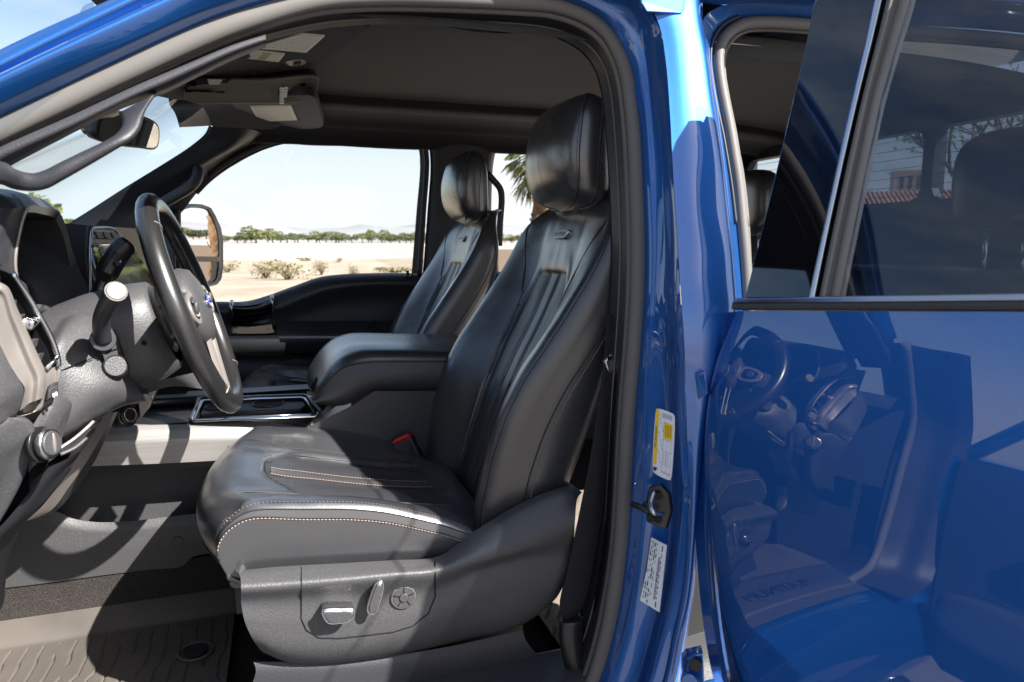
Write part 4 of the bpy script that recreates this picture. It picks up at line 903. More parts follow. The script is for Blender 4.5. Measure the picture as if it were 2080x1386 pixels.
# near A-pillar trim with its grab handle --------------------------------------------------------------------------------------
m = MB()
ya = lambda x: -.765 + .05 * min(max(x, -150) / 470, 1.2)
def ap(*xy, o=0): return [P(xy[i], xy[i + 1], ya(xy[i]) + o) for i in range(0, len(xy), 2)]
t0 = ap(-160, 384, -60, 330, 0, 299, 140, 237, 276, 174, 380, 130, 471, 92, 540, 70, o=.006); t1 = ap(-160, 400, -60, 350, 0, 318, 140, 258, 276, 193, 380, 146, 471, 106, 540, 82, o=.0); 
t2 = ap(-160, 430, -60, 374, 0, 342, 50, 314, 150, 262, 215, 228, 262, 206, 330, 184, 400, 151, 471, 117, 540, 90, o=.02)
t3 = ap(-160, 440, -60, 384, 0, 350, 50, 322, 150, 270, 215, 236, 262, 216, 330, 192, 400, 158, 471, 124, 540, 96, o=.09)
m.grid(surf([t0, t1, t2, t3], 60, 14, lv=True), plastic_d)
apn = m.build('pillar_trim', truck, 'black trim of the near windshield pillar')
m = MB()
hi_ = [(-40, 322), (-5, 328), (14, 333), (28, 343), (46, 350), (67, 353), (92, 346), (118, 333), (165, 310), (215, 286), (236, 273), (247, 259), (249, 243), (243, 228)]
ho_ = [(-90, 395), (-40, 378), (0, 374), (24, 383), (44, 387), (70, 388), (98, 382), (126, 367), (184, 334), (240, 301), (266, 285), (284, 262), (294, 228), (318, 190)]
yh = [-.78, -.785, -.79, -.795, -.80, -.80, -.80, -.80, -.795, -.79, -.785, -.775, -.76, -.735]
def hb(f, o): return [P(a[0] + (b[0] - a[0]) * f, a[1] + (b[1] - a[1]) * f, y + o) for a, b, y in zip(hi_, ho_, yh)]
m.grid(surf([hb(.0, .045), hb(-.02, .012), hb(.06, -.003), hb(.3, -.007), hb(.6, -.007), hb(.90, -.004), hb(1.0, .006), hb(1.0, .045)], 80, 36), plastic_d)
m.build('grab_handle', apn)
# sun visors, overhead console ---------------------------------------------------------------------------------------------------
def slab(name, pts, off, mt, parent, label=None, bev=.006):
    m_ = MB(); m_.prism(pts, off, mt, bev); return m_.build(name, parent, label)
def plane3(a, b, c):
    n = (b - a).cross(c - a).normalized(); return a, n
def onp(pl, x, y): return Pl(x, y, pl[0], pl[1])
# near visor
pv = plane3(P(640, 66, -.45), P(480, 130, -.16), P(700, 130, -.20))
pv = (Vector((0, -.4, 2.055)), Vector((.10, 0.06, 1)).normalized())
vp = [onp(pv, *q) for q in ((470, 108), (560, 70), (660, 52), (752, 52), (744, 62), (700, 96), (662, 121), (640, 128), (600, 131), (540, 128), (474, 119))]
visor = slab('sun_visor', [p for p in cr(vp, 44, True)], Vector((0, 0, .018)), cloth, truck, 'near sun visor folded up against the roof', .004)
def lbl(name, pl, quadp, par, label, tan=False, head=None):
    q = [onp(pl, *a) for a in quadp]; n = lab_normal(q); m_ = MB(); m_.prism([p + n * .003 for p in q], -n * .0032, paper)
    k = 0
    r2 = random.Random(len(name) + int(quadp[0][0]))
    for i in range(9):
        b = .12 + .088 * i; a = .06
        while a < .90:
            l = r2.uniform(.04, .13); sub(m_, q, a, b, min(a + l, .94), b + .018, inktan if (tan and a > .55) else inkgrey, .0036, n); a += l + .02
    if tan: sub(m_, q, .40, .06, .62, .94, yellow if False else inktan, .0034, n)
    sub(m_, q, .02, .03, .98, .05, inktan, .0036, n); sub(m_, q, .02, .95, .98, .97, inktan, .0036, n)
    return m_.build(name, par, label)
lbl('visor_label', pv, ((613, 67), (660, 71), (622, 105), (518, 96)), visor, 'large warning label')
lbl('visor_label', pv, ((508, 100), (579, 108), (566, 124), (491, 116)), visor, 'small warning label', True)
m = MB(); q = [onp(pv, *a) for a in ((580, 124), (588, 120), (612, 119), (623, 122), (616, 129), (590, 131))]; m.prism(cr([p - pv[1] * .004 for p in q], 24, True), pv[1] * .006, satin, .001)
q = [onp(pv, *a) for a in ((597, 123), (612, 122), (610, 127), (595, 128))]; m.prism([p - pv[1] * .0075 for p in q], pv[1] * .004, plastic_d)
m.build('visor_lamp', visor)
# far visor
pv2 = (P(560, 225, .40), Vector((.30, .12, 1)).normalized()); pv2 = (P(560, 228, .42), Vector((.16, -.06, 1)).normalized())
vp = [onp(pv2, *q) for q in ((466, 198), (520, 196), (600, 194), (634, 194), (640, 198), (655, 238), (658, 252), (648, 261), (600, 263), (545, 263), (520, 258), (500, 240))]
visor2 = slab('sun_visor', cr(vp, 60, True), Vector((0, 0, .02)), cloth, truck, 'far sun visor folded up against the roof', .004)
lbl('visor_label', pv2, ((508, 215), (591, 213), (604, 243), (527, 246)), visor2, 'warning label')
# overhead console
pc = (Vector((0, 0, 2.04)), Vector((.12, .55, 1)).normalized())
m = MB()
cs = [P(*a) for a in ((362, 178, -.03), (368, 166, -.03), (400, 160, -.03), (480, 158, -.03), (560, 155, -.03), (640, 153, -.03), (648, 157, -.03), (636, 190, -.03), (600, 194, -.03), (540, 194, -.03), (460, 193, -.03), (390, 191, -.03), (370, 187, -.03))]
cs = [Vector((p.x, -.10 + (2.062 - p.z) * 1.9, p.z)) for p in cs]
m.prism(cr(cs, 70, True), Vector((0, .16, .05)), stonep, .006)
ohc = m.build('overhead_console', truck, 'roof console with lamps and storage bin')
def oc(x, y, o=0):
    a = Vector((0, -.10 + (2.062 - 2.062) * 1.9, 2.062)); nn = Vector((0, -1, -1 / 1.9)); nn = Vector((0, 1, 1.9)).normalized()
    p = Pl(x, y, a, nn); return p - nn * o
def ocp(name, pts, o, th, mt, lab=None, bev=.002):
    m_ = MB(); nn = Vector((0, 1, 1.9)).normalized(); m_.prism(cr([oc(x, y, o) for x, y in pts], 40, True) if len(pts) > 5 else [oc(x, y, o) for x, y in pts], nn * th, mt, bev); return m_.build(name, ohc, lab)
ocp('map_lamp', [(421, 160), (452, 161), (446, 170), (425, 171)], .004, .01, lens, 'pale lamp lens')
ocp('bin_door', [(461, 169), (468, 162), (500, 162), (540, 164), (547, 168), (551, 178), (551, 189), (545, 192), (470, 191), (461, 186)], .004, .01, stonep, 'storage bin lid')
ocp('lamp_bezel', [(398, 160), (460, 160), (464, 165), (456, 190), (396, 188)], .0015, .01, plastic_d)
ocp('vent_bar', [(375, 181), (400, 178), (440, 181), (440, 184), (400, 184), (376, 185)], .006, .006, gloss)
ocp('control_button', [(600, 181), (630, 180), (628, 189), (597, 190)], .003, .01, plastic_d)
ocp('control_button', [(604, 184), (625, 183), (627, 186), (605, 188), (602, 186)], .006, .01, gaptone)
ocp('microphone', [(606, 171), (615, 167), (623, 171), (615, 175)], .003, .01, gaptone)
m = MB()
for k in range(5): m.prism([oc(375 + 4 * k, 166 + k * .3, .004), oc(390 + 2 * k, 163 + 3 * k, .004), oc(390 + 2 * k, 165 + 3 * k, .004), oc(375 + 4 * k, 168 + k * .3, .004)], Vector((0, .004, .006)), gaptone)
m.build('vent_slot', ohc)
m = MB()
for k in range(7): m.sq(oc(572 + (k % 2) * 0, 173 + 5.0 * k, .010), (.006, .005, .0022), white, e=4, nu=10, nv=6)
for k in range(5): m.sq(oc(581 - k * .6, 172 + 4.2 * k, .010), (.005, .005, .0022), white, e=4, nu=10, nv=6)
m.prism([oc(556, 173, .004), oc(563, 176, .004), oc(565, 196, .004), oc(555, 194, .004)], Vector((0, .006, .01)), satin, .001)
m.prism([oc(565, 172, .001), oc(586, 171, .001), oc(584, 194, .001), oc(565, 194, .001)], Vector((0, .006, .01)), gaptone)
m.build('hinge_spring', ohc, 'pale ribbed hinge link')
# interior mirror
m = MB(); a = P(190, 252, -.12); b = P(312, 274, .11); ax = (b - a).normalized(); nf = Vector((ax.y, -ax.x, 0)); nf = (nf + Vector((0, 0, -.24))).normalized(); upm = nf.cross(ax); upm = upm if upm.z > 0 else -upm
c = (a + b) / 2
sh = [(-.13, -.022), (-.118, .024), (-.09, .034), (.09, .034), (.122, .020), (.13, -.018), (.120, -.032), (.05, -.036), (-.09, -.034)]
def imp(u, v, o): return c + ax * u + upm * v + nf * o
m.prism([imp(u, v, .012) for u, v in cr([Vector((p[0], p[1], 0)) for p in sh], 40, True) for _ in [0]] if False else cr([imp(u, v, .012) for u, v in sh], 44, True), -nf * .022, plastic_b, .003)
m.prism(cr([imp(u * .9, v * .85, -.008) for u, v in sh], 40, True), -nf * .02, plastic_b, 0)
m.tube([imp(0, .01, -.02), imp(0, .06, -.05), imp(0, .10, -.06)], .010, plastic_b, n=10)
im = m.build('rear_view_mirror', truck, 'rear view mirror hung from the windshield')
m = MB(); m.poly(cr([imp(u * .93, v * .86, .0135) for u, v in sh], 44, True), mirrorm); m.build('mirror_glass', im)
# floor, tunnel, rear bench, rear window ---------------------------------------------------------------------------------------
m = MB()
fl = [[Vector((x, y, z)) for x, z in ((-1.0, 1.20), (-.88, .98), (-.70, .80), (-.4, .785), (0, .785), (.4, .79), (.55, .80), (1.2, .80), (1.9, .80))] for y in (-.69, -.55, -.35, -.18, 0, .3, .8)]
m.grid(surf(fl, 50, 24), carpet)
m.grid([[Vector((-1.0, -.69, z)) for z in (.8, 1.3)], [Vector((-.70, -.69, z)) for z in (.8, 1.2)]], plastic_d)
m.grid([[Vector((1.93, y, z)) for y in (-.8, .85)] for z in (.75, 1.52)], carpet)
m.grid(surf([[Vector((x, -.196, z + .015)) for x, z in ((-1.0, .92), (-.7, .90), (-.4, .905), (-.1, .915), (.5, .93))], [Vector((x, -.205, .862)) for x in (-1.0, -.7, -.4, -.1, .5)], [Vector((x, -.23, .80)) for x in (-1.0, -.7, -.4, -.1, .5)]], 40, 8), carpet)
m.build('cabin_floor', truck, 'black carpeted cab floor')
m = MB()
m.grid(surf([[Vector((x, y, z)) for x, z in ((1.25, .95), (1.22, 1.06), (1.26, 1.13), (1.45, 1.13), (1.62, 1.15), (1.66, 1.3), (1.74, 1.55), (1.80, 1.56), (1.84, 1.4))] for y in (-.70, -.4, 0, .4, .70)], 60, 20), leather)
bench = m.build('rear_bench', truck, 'dark rear bench seat')
for y in (-.53, .47):
    m = MB(); m.sq((1.735, y, 1.785), (.06, .135, .125), leather, e=3.2, nu=36, nv=24); m.build('headrest', bench)
    for q in (-.05, .05): m = MB(); m.tube([Vector((1.75, y + q, 1.53)), Vector((1.74, y + q, 1.68))], .007, chrome, n=8); m.build('headrest_post', bench)
m = MB()
def rw(y0, y1, z0, z1): return [Vector((1.955, y, z)) for y, z in ((y0, z0), (y1, z0), (y1, z1), (y0, z1))]
RWZ0, RWZ1 = 1.765, 1.985
# frame of the rear window: header, sill, pillars, two mullions
for (y0, y1, z0, z1) in ((-.84, .86, RWZ1, 2.07), (-.84, .86, 1.45, RWZ0), (.76, .86, RWZ0, RWZ1), (-.84, -.70, RWZ0, RWZ1), (-.147, -.107, RWZ0, RWZ1), (.255, .295, RWZ0, RWZ1)):
    m.box((1.955, (y0 + y1) / 2, (z0 + z1) / 2), (.05, y1 - y0, z1 - z0), plastic_d)
for cy in (-.147, .255, -.70, .295, -.107, .76):
    for cz in (RWZ0, RWZ1):
        sy = 1 if cy in (-.107, .295, -.70) else -1
        sz = 1 if cz == RWZ0 else -1
        m.prism([Vector((1.93, cy, cz)), Vector((1.93, cy + sy * .035, cz)), Vector((1.93, cy + sy * .012, cz + sz * .010)), Vector((1.93, cy, cz + sz * .035))], Vector((.03, 0, 0)), plastic_d)
rwf = m.build('rear_window', truck, 'sliding rear cab window with heating lines')
m = MB(); m.prism(rw(-.70, .76, RWZ0, RWZ1), Vector((.004, 0, 0)), glassmat('rear_glass', (.80, .84, .86), .5)); m.build('window_glass', rwf)
m = MB()
for k in range(7):
    for y0, y1 in ((-.70, -.147), (-.107, .255), (.295, .76)): m.box((1.950, (y0 + y1) / 2, RWZ0 + .02 + k * .03), (.001, y1 - y0, .0014), gaptone)
m.build('heating_line', rwf)
# near rear door trim pillar visible through the rear opening
m = MB(); m.grid(surf([rowY((1488, 270, -.74), (1500, 330, -.745), (1510, 400, -.75), (1517, 470, -.755), (1522, 560, -.76)), rowY((1494, 272, -.70), (1508, 330, -.70), (1518, 400, -.70), (1524, 470, -.70), (1528, 560, -.70))], 30, 5), satin); m.build('pillar_edge_trim', truck)
m = MB(); m.grid(surf([[p + Vector((0, .035, 0)) for p in bl(L0)][60:], [p + Vector((.06, .045, 0)) for p in bl(L0)][60:], [p + Vector((.14, .03, 0)) for p in bl(L0)][60:]], 60, 8), plastic_d); m.build('near_pillar_trim', truck)
# centre console ----------------------------------------------------------------------------------------------------------------
YS = -.165
m = MB()
s0 = row(-.10, 170, 862, 240, 858, 388, 852, 500, 849, 640, 842, 652, 838, 664, 826, 690, 800)
s1 = row(YS, 165, 872, 238, 866, 390, 862, 500, 858, 645, 851, 660, 844, 674, 832, 715, 800)
s2 = row(YS - .012, 160, 884, 236, 878, 392, 873, 500, 868, 645, 864, 662, 858, 680, 850, 712, 830)
s3 = row(YS - .022, 150, 905, 230, 900, 392, 894, 500, 892, 640, 888, 660, 884, 676, 880, 692, 866)
s4 = row(YS - .022, 130, 953, 180, 948, 300, 943, 420, 937, 520, 930, 600, 924, 640, 920, 660, 912)
m.grid(surf([s1, s2, s3, s4], 60, 20, lv=True), brushed)
m.grid(surf([s0, s1], 60, 3), brushed)
console = m.build('centre_console', truck, 'centre console with brushed silver flank, tray and armrest')
m = MB(); m.grid([row(YS - .03, 600, 880, 720, 822, 760, 795, 920, 795, 980, 795), row(YS - .03, 600, 1010, 720, 1010, 760, 1010, 920, 1010, 980, 1010)], leather_m)
m.grid(surf([row(YS - .008, 688, 868, 705, 842, 720, 826, 740, 812, 762, 801, 800, 798, 960, 796), row(YS - .030, 692, 876, 710, 850, 724, 834, 744, 818, 766, 806, 800, 803, 960, 801)], 40, 4), leather)
m.build('console_side', console, 'grained black side panel')
# lower flank with a storage recess
m = MB()
m.grid([row(YS, 100, 950, 180, 948, 420, 937, 560, 930), row(YS, 96, 966, 168, 964, 420, 948, 560, 944)], plastic_b)
m.grid([row(YS, 96, 966, 168, 964, 420, 948, 560, 944), row(YS + .09, 96, 966, 168, 964, 420, 948, 560, 944)], plastic_b)
m.grid([row(YS + .08, 60, 940, 200, 940, 420, 930, 600, 920), row(YS + .08, 60, 1080, 200, 1080, 420, 1060, 600, 1050)], plastic)
m.grid(surf([row(YS + .08, 60, 1080, 200, 1080, 420, 1060, 600, 1050), row(YS - .02, 60, 1035, 110, 1040, 150, 1056, 200, 1062, 260, 1060, 420, 1042, 600, 1025)], 40, 4), plastic_d)
lowp = [row(YS - .022, 60, 1033, 110, 1038, 150, 1054, 200, 1061, 260, 1059, 420, 1041, 600, 1024), row(YS - .032, 40, 1060, 110, 1064, 150, 1074, 200, 1078, 260, 1076, 420, 1060, 600, 1043), row(YS - .035, -60, 1100, 100, 1110, 260, 1112, 420, 1095, 600, 1075), row(YS - .035, -60, 1204, 0, 1196, 100, 1184, 200, 1170, 300, 1158, 372, 1150, 380, 1140, 392, 1131, 450, 1122, 600, 1100)]
m.grid(surf(lowp, 60, 20, lv=True), plastic)
m.disc(P(360, 1100, YS - .036), (0, -1, 0), .0115, plastic, .002, 30, .001)
m.build('console_flank', console, 'lower grained flank with open pocket')
# tray: bright rim, dark well, two cup holders
m = MB()
zt = P(500, 850, YS)[2] + .002
def tz(x, y, dz=0): return P(x, y, Z=zt + dz)
rim = [tz(392, 858), tz(386, 852), tz(403, 813), tz(412, 809), tz(618, 803), tz(626, 806), tz(652, 836), tz(640, 848)]
fr2 = [tz(400, 851), tz(398, 848), tz(412, 817), tz(416, 815), tz(612, 809), tz(618, 811), tz(636, 836), tz(630, 842)]
m.grid([rim + [rim[0]], [p.lerp(q, .5) + Vector((0, 0, .003)) for p, q in zip(rim, fr2)] + [rim[0].lerp(fr2[0], .5) + Vector((0, 0, .003))], fr2 + [fr2[0]]], gloss)
m.tube([p + Vector((0, 0, .002)) for p in rim], .0022, chrome_s, n=8, closed=True); m.tube([p + Vector((0, 0, .001)) for p in fr2], .0012, chrome, n=6, closed=True)
cen = sum(fr2, Vector()) / 8
m.grid([fr2 + [fr2[0]], [p + Vector((0, 0, -.03)) for p in fr2] + [fr2[0] + Vector((0, 0, -.03))]], plastic_b)
m.poly([p + Vector((0, 0, -.03)) for p in fr2], plastic_b)
tray = m.build('console_tray', console, 'tray with bright rim')
m = MB()
blk = [tz(408, 842, -.01), tz(418, 818, -.01), tz(612, 812, -.01), tz(622, 826, -.01), tz(610, 834, -.01)]
m.prism([p + Vector((0, 0, .004)) for p in blk], Vector((0, 0, -.02)), plastic_d, .003)
for x, y, rx, ry in ((450, 826, .036, .036), (545, 820, .036, .036)):
    c = tz(x, y, -.005); m.disc(c, (0, 0, 1), .036, gaptone, .0005, 36); m.tube([c + Vector((math.cos(q), math.sin(q), 0)) * .037 for q in [i * math.pi / 16 for i in range(32)]], .0025, plastic_b, n=6, closed=True)
m.build('cup_holder', tray, 'double cup holder')
m = MB(); m.grid([[Vector((x, y, zt - .002)) for x in (-.55, -.21)] for y in (-.16, .17)], plastic_b); m.grid([[Vector((x, y, zt - .001)) for x in (-.26, .4)] for y in (YS + .29, YS + .36)], brushed); m.grid([[Vector((x, YS + .36, z)) for x in (-.6, .4)] for z in (zt, .85)], plastic_d)
m.tube([Vector((-.5, .02, zt + .01)), Vector((-.22, .02, zt + .01))], .012, plastic_b, n=8)
m.build('console_top', console)
# armrest lid
m = MB()
pf = [(634, 812), (637, 795), (652, 768), (672, 742), (694, 724), (716, 714), (740, 709), (780, 708), (840, 709), (905, 710), (980, 711)]
lw = [(640, 819), (660, 822), (690, 824), (705, 823), (722, 816), (738, 806), (752, 800), (772, 797), (840, 796), (905, 795), (980, 794)]
sm = [(636, 816), (648, 800), (664, 778), (684, 757), (706, 744), (728, 739), (752, 736), (790, 735), (840, 735), (905, 735), (980, 735)]
YA = YS - .005
f_top = [Vector((p.x, YA + .03, p.z)) for p in [P(x, y, YA + .02) for x, y in pf]]
rowsA = [[Vector((p.x + .006, p.y + .32, p.z - .012)) for p in f_top], [Vector((p.x, p.y + .30, p.z)) for p in f_top], [Vector((p.x - .004, p.y + .16, p.z + .004)) for p in f_top], [Vector((p.x, p.y + .03, p.z + .001)) for p in f_top], row(YA + .006, *[v for q in [(a[0] * .5 + b[0] * .5, a[1] * .62 + b[1] * .38) for a, b in zip(pf, sm)] for v in q]), row(YA - .006, *[v for q in sm for v in q])]
m.grid(surf(rowsA, 50, 40), leather)
rowsB = [row(YA - .006, *[v for q in sm for v in q]), row(YA - .014, *[v for a, b in zip(sm, lw) for v in (a[0] * .6 + b[0] * .4, a[1] * .6 + b[1] * .4)]), row(YA - .012, *[v for a, b in zip(sm, lw) for v in (a[0] * .25 + b[0] * .75, a[1] * .25 + b[1] * .75)]), row(YA, *[v for q in lw for v in q]), row(YA + .03, *[v for q in lw for v in (q[0], q[1] + 1)])]
m.grid(surf(rowsB, 50, 20), leather_m)
m.tube(cr(rowsB[0], 50), .0016, seam, n=6); m.stitch([p + Vector((0, -.001, .0045)) for p in cr(rowsB[0], 50)], stitchd, step=.0055)
arm = m.build('armrest', console, 'padded black leather armrest lid')
m = MB(); hq = [P(*a) for a in ((641, 792, YA + .045), (647, 782, YA + .06), (652, 772, YA + .07), (655, 776, YA + .06), (648, 790, YA + .045), (643, 800, YA + .035))]
m.prism([p + Vector((-.012, -.004, .008)) for p in hq], Vector((.01, 0, -.004)), gaptone); m.prism([p + Vector((-.014, -.004, .009)) for p in [P(*a) for a in ((636, 800, YA + .03), (642, 803, YA + .03), (641, 812, YA + .02), (636, 808, YA + .02))]], Vector((.01, 0, -.004)), satin); m.build('lid_latch', arm)
# seat-belt and its buckle ----------------------------------------------------------------------------------------------------------
m = MB(); ctr = [((1248, 640), -.73, 30), ((1243, 740), -.735, 34), ((1232, 850), -.74, 40), ((1216, 960), -.745, 44), ((1203, 1040), -.75, 46), ((1192, 1100), -.752, 48), ((1180, 1160), -.752, 50), ((1168, 1210), -.752, 52), ((1162, 1232), -.752, 46), ((1157, 1252), -.75, 26), ((1156, 1268), -.75, 20)]
la = [P(c[0] - w_ / 2 - (2 if c[1] > 1000 else 0), c[1] - 2, y) for c, y, w_ in ctr]; lb = [P(c[0] + w_ / 2, c[1] + 3, y + .008) for c, y, w_ in ctr]
g = surf([la, [(a + b) / 2 + Vector((0, -.004, 0)) for a, b in zip(la, lb)], lb], 70, 10); m.grid(g, web)
for k in range(9): 
    pass
a_, b_ = g[0], g[-1]
sb = m.build('seat_belt', truck, 'black seat belt hanging beside the seat', mods=[('solid', .0015)])
m = MB(); m.tube([P(1160, 1258, -.755), P(1160, 1300, -.755), P(1172, 1350, -.76), P(1190, 1386, -.77)], .022, plastic_b, n=18, samples=20, sx=.55, up=(1, 0, 0)); m.build('belt_anchor', sb, 'plastic anchor sleeve')
m = MB(); m.prism(rowY((1228, 735, -.74), (1248, 712, -.74), (1250, 742, -.74), (1238, 760, -.74)), Vector((0, .012, 0)), chrome_s, .003); m.disc(P(1238, 728, -.742), (0, -1, 0), .004, gaptone, .001, 12); m.build('belt_tongue', sb)
m = MB()
bk = rowY((796, 905, -.235), (834, 888, -.235), (862, 945, -.24), (862, 975, -.24), (832, 965, -.24))
m.prism(bk, Vector((.01, .022, 0)), plastic_b, .004)
buckle = m.build('seat_belt_buckle', truck, 'seat belt buckle with red button')
m = MB(); m.prism([p + Vector((0, -.002, .0)) for p in rowY((796, 903, -.235), (800, 894, -.235), (826, 882, -.235), (834, 887, -.235))], Vector((.01, .02, 0)), red, .002); m.build('release_button', buckle, 'red release button')
m = MB(); m.tube(rowY((845, 945, -.2), (862, 962, -.22), (900, 975, -.25)), .010, plastic_b, n=8, samples=10); m.tube(rowY((868, 955, -.19), (900, 940, -.19)), .004, satin, n=8); m.build('buckle_stalk', buckle)
# seat riser on the floor
m = MB(); m.grid(surf([row(-.70, 515, 1345, 700, 1342, 900, 1316, 1010, 1292, 1062, 1280), row(-.705, 520, 1362, 700, 1356, 900, 1334, 1020, 1312, 1068, 1300), row(-.71, 505, 1410, 700, 1402, 900, 1386, 1040, 1366, 1110, 1352)], 40, 12), plastic_d)
m.grid(surf([row(-.70, 515, 1345, 700, 1342, 900, 1316, 1010, 1292, 1062, 1280), row(-.60, 515, 1330, 700, 1325, 900, 1300, 1010, 1280, 1062, 1270)], 30, 3), plastic_d)
m.build('seat_riser', truck, 'dark plastic riser under the driver seat')
# ================================================================== FLOOR MATS (loose, lying on the carpet)
m = MB()
def fz(x): return .815 + .05 * max(0, (-.5 - x) / .2)
def mgrid(x0, x1, y0, y1, fn, nu=90, nv=90): return [[Vector((x0 + (x1 - x0) * i / nu, y0 + (y1 - y0) * j / nv, fn(x0 + (x1 - x0) * i / nu, y0 + (y1 - y0) * j / nv))) for i in range(nu + 1)] for j in range(nv + 1)]
def groove(x, y):                       # straight ribs that jog sideways, cut as grooves
    v = (y + 1.0) / .085; k = math.floor(v); fr = v - k
    j = (.5 - abs(((k * 7) % 5) / 4 - .5)) * .018; tw = (fr - .75) / .25 if fr > .75 else 0
    j2 = (.5 - abs((((k + 1) * 7) % 5) / 4 - .5)) * .018; sh = j + (j2 - j) * tw
    g = ((x + sh) / .029) % 1
    return g < .15 and not (((math.floor((x + sh) / .029) + k) % 4 == 0) and fr < .5)
def matz(x, y):
    z = .815; ed = min(y + .70, -.21 - y)
    z += .035 * (1 - min(max((-.21 - y) / .05, 0), 1)) ** .8 + .012 * (1 - min(max((y + .70) / .02, 0), 1))
    if -.64 < y < -.275: z -= .0035 * groove(x, y)
    return z + .05 * max(0, (-.66 - x) / .2)
m.grid(mgrid(-.98, -.135, -.70, -.21, matz, 600, 110), matrub)
c = Vector((-.20, -.40, .8195)); m.tube([c + Vector((math.cos(q) * .032, math.sin(q) * .032, 0)) for q in [i * math.pi / 18 for i in range(36)]], .003, matrub, n=8, closed=True); m.disc(c, (0, 0, 1), .022, rubber_b, .003, 28, .001)
o = m.build('floor_mat'); tag(o, 'dusty grooved rubber mat on the floor in front of the driver seat', 'floor mat')
m = MB()
def matz2(x, y):
    z = .812
    g = ((x * .9 - y * .55) / .028) % 1; 
    if g > .22 or (math.sin(y * 30 + x * 9) > .86): z += .0035
    return z
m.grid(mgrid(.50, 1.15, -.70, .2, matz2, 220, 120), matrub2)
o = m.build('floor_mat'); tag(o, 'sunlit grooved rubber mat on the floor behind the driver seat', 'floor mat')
# ================================================================== DASHBOARD
m = MB()
# main top pad running across under the windshield
tp_ = [[Vector((x, y, z)) for x, z in ((-1.15, 1.47), (-.95, 1.545), (-.70, 1.575), (-.52, 1.575), (-.47, 1.56), (-.455, 1.52))] for y in (-.80, -.5, -.1, .3, .82)]
m.grid(surf(tp_, 30, 20), softdash)
fr_ = [[Vector((x, y, z)) for x, z in ((-.455, 1.52), (-.45, 1.42), (-.46, 1.30), (-.55, 1.18), (-.62, 1.08))] for y in (.12, .4, .82)]
m.grid(surf(fr_, 30, 20), softdash)
m.grid([[Vector((-.50, y, z)) for y in (-.25, .2)] for z in (1.54, 1.15)], plastic_d)
m.grid([[Vector((x, .845, z)) for x in (-1.1, -.30)] for z in (.8, 1.38)], softdash); m.grid([[Vector((-.72, y, z)) for y in (-.25, .84)] for z in (.8, 1.5)], plastic_d)
m.grid([[Vector((-.70, y, z)) for y in (-.80, -.2)] for z in (.82, 1.56)], plastic_d); m.grid([[Vector((x, -.785, z)) for x in (-1.1, -.62)] for z in (.85, 1.38)], plastic_d); m.grid([[Vector((-.60, y, z)) for y in (-.785, -.45)] for z in (1.22, 1.56)], softdash)
dash = m.build('dashboard', truck, 'black and stone-grey dashboard')
# instrument hood ------------------------------------------------------------------------------------------------
m = MB()
near_edge = rowY((52, 421, -.60), (42, 446, -.605), (34, 480, -.61), (28, 512, -.615), (27, 545, -.615), (34, 580, -.61), (50, 612, -.60))
near_out = rowY((18, 424, -.66), (6, 446, -.665), (-6, 480, -.67), (-14, 512, -.67), (-20, 545, -.67), (-20, 590, -.66), (-10, 640, -.65))
near_out2 = rowY((-60, 424, -.69), (-70, 450, -.70), (-80, 480, -.70), (-90, 512, -.70), (-95, 560, -.70), (-95, 620, -.70), (-95, 660, -.70))
mid_n = rowY((36, 421, -.635), (24, 446, -.64), (14, 480, -.645), (8, 512, -.65), (4, 545, -.65), (8, 585, -.645), (22, 625, -.635))
m.grid(surf([near_edge, mid_n, near_out, near_out2], 40, 20), softdash)
hood_rim = rowY((52, 421, -.60), (70, 417.5, -.53), (89, 421, -.45), (108, 424, -.35), (121, 430, -.285))
hood_top = [Vector((p.x - .015, p.y, p.z + .012)) for p in rowY((54, 412, -.60), (72, 410, -.53), (92, 414, -.45), (110, 421, -.35), (123, 429, -.28))]
hood_bk = [Vector((p.x - .12, p.y, p.z + .008)) for p in hood_top]; hood_bk2 = [Vector((p.x - .30, p.y, p.z - .03)) for p in hood_top]
m.grid(surf([hood_rim, hood_top, hood_bk, hood_bk2], 30, 16), softdash)
no = [rowY((18, 424, -.66))[0]]
m.grid(surf([[near_edge[0], near_out[0], near_out2[0]], [hood_top[0], Vector((near_out[0].x - .02, near_out[0].y, hood_top[0].z)), Vector((near_out2[0].x - .02, near_out2[0].y, hood_top[0].z - .005))], [hood_bk[0], hood_bk[0] + Vector((-.02, -.07, 0)), hood_bk[0] + Vector((-.02, -.12, -.01))]], 10, 10), softdash)
rim_in = rowY((52, 432, -.60), (70, 432, -.53), (89, 436, -.45), (104, 440, -.35), (113, 446, -.285))
m.grid(surf([hood_rim, rim_in], 30, 3), plastic_b)
far_out = rowY((121, 430, -.285), (132, 454, -.278), (142, 490, -.272), (150, 517, -.27), (160, 545, -.27), (174, 575, -.272), (188, 604, -.275), (192, 640, -.28))
far_in = rowY((113, 446, -.285), (127, 476, -.278), (136, 510, -.272), (143, 540, -.27), (152, 560, -.27), (166, 588, -.272), (183, 614, -.275), (186, 645, -.28))
m.grid(surf([far_out, far_in], 40, 4), plastic)
far_bk = [Vector((p.x - .26, p.y + .01, p.z - .0)) for p in far_in]
m.grid(surf([far_in, far_bk], 40, 6), plastic_d)
roof_bk = [Vector((p.x - .26, p.y, p.z - .015)) for p in rim_in]
m.grid(surf([rim_in, roof_bk], 30, 6), plastic_d)
far_side = [Vector((p.x - .30, p.y, p.z - .02)) for p in far_out]
m.grid(surf([far_out, far_side], 40, 6), softdash)
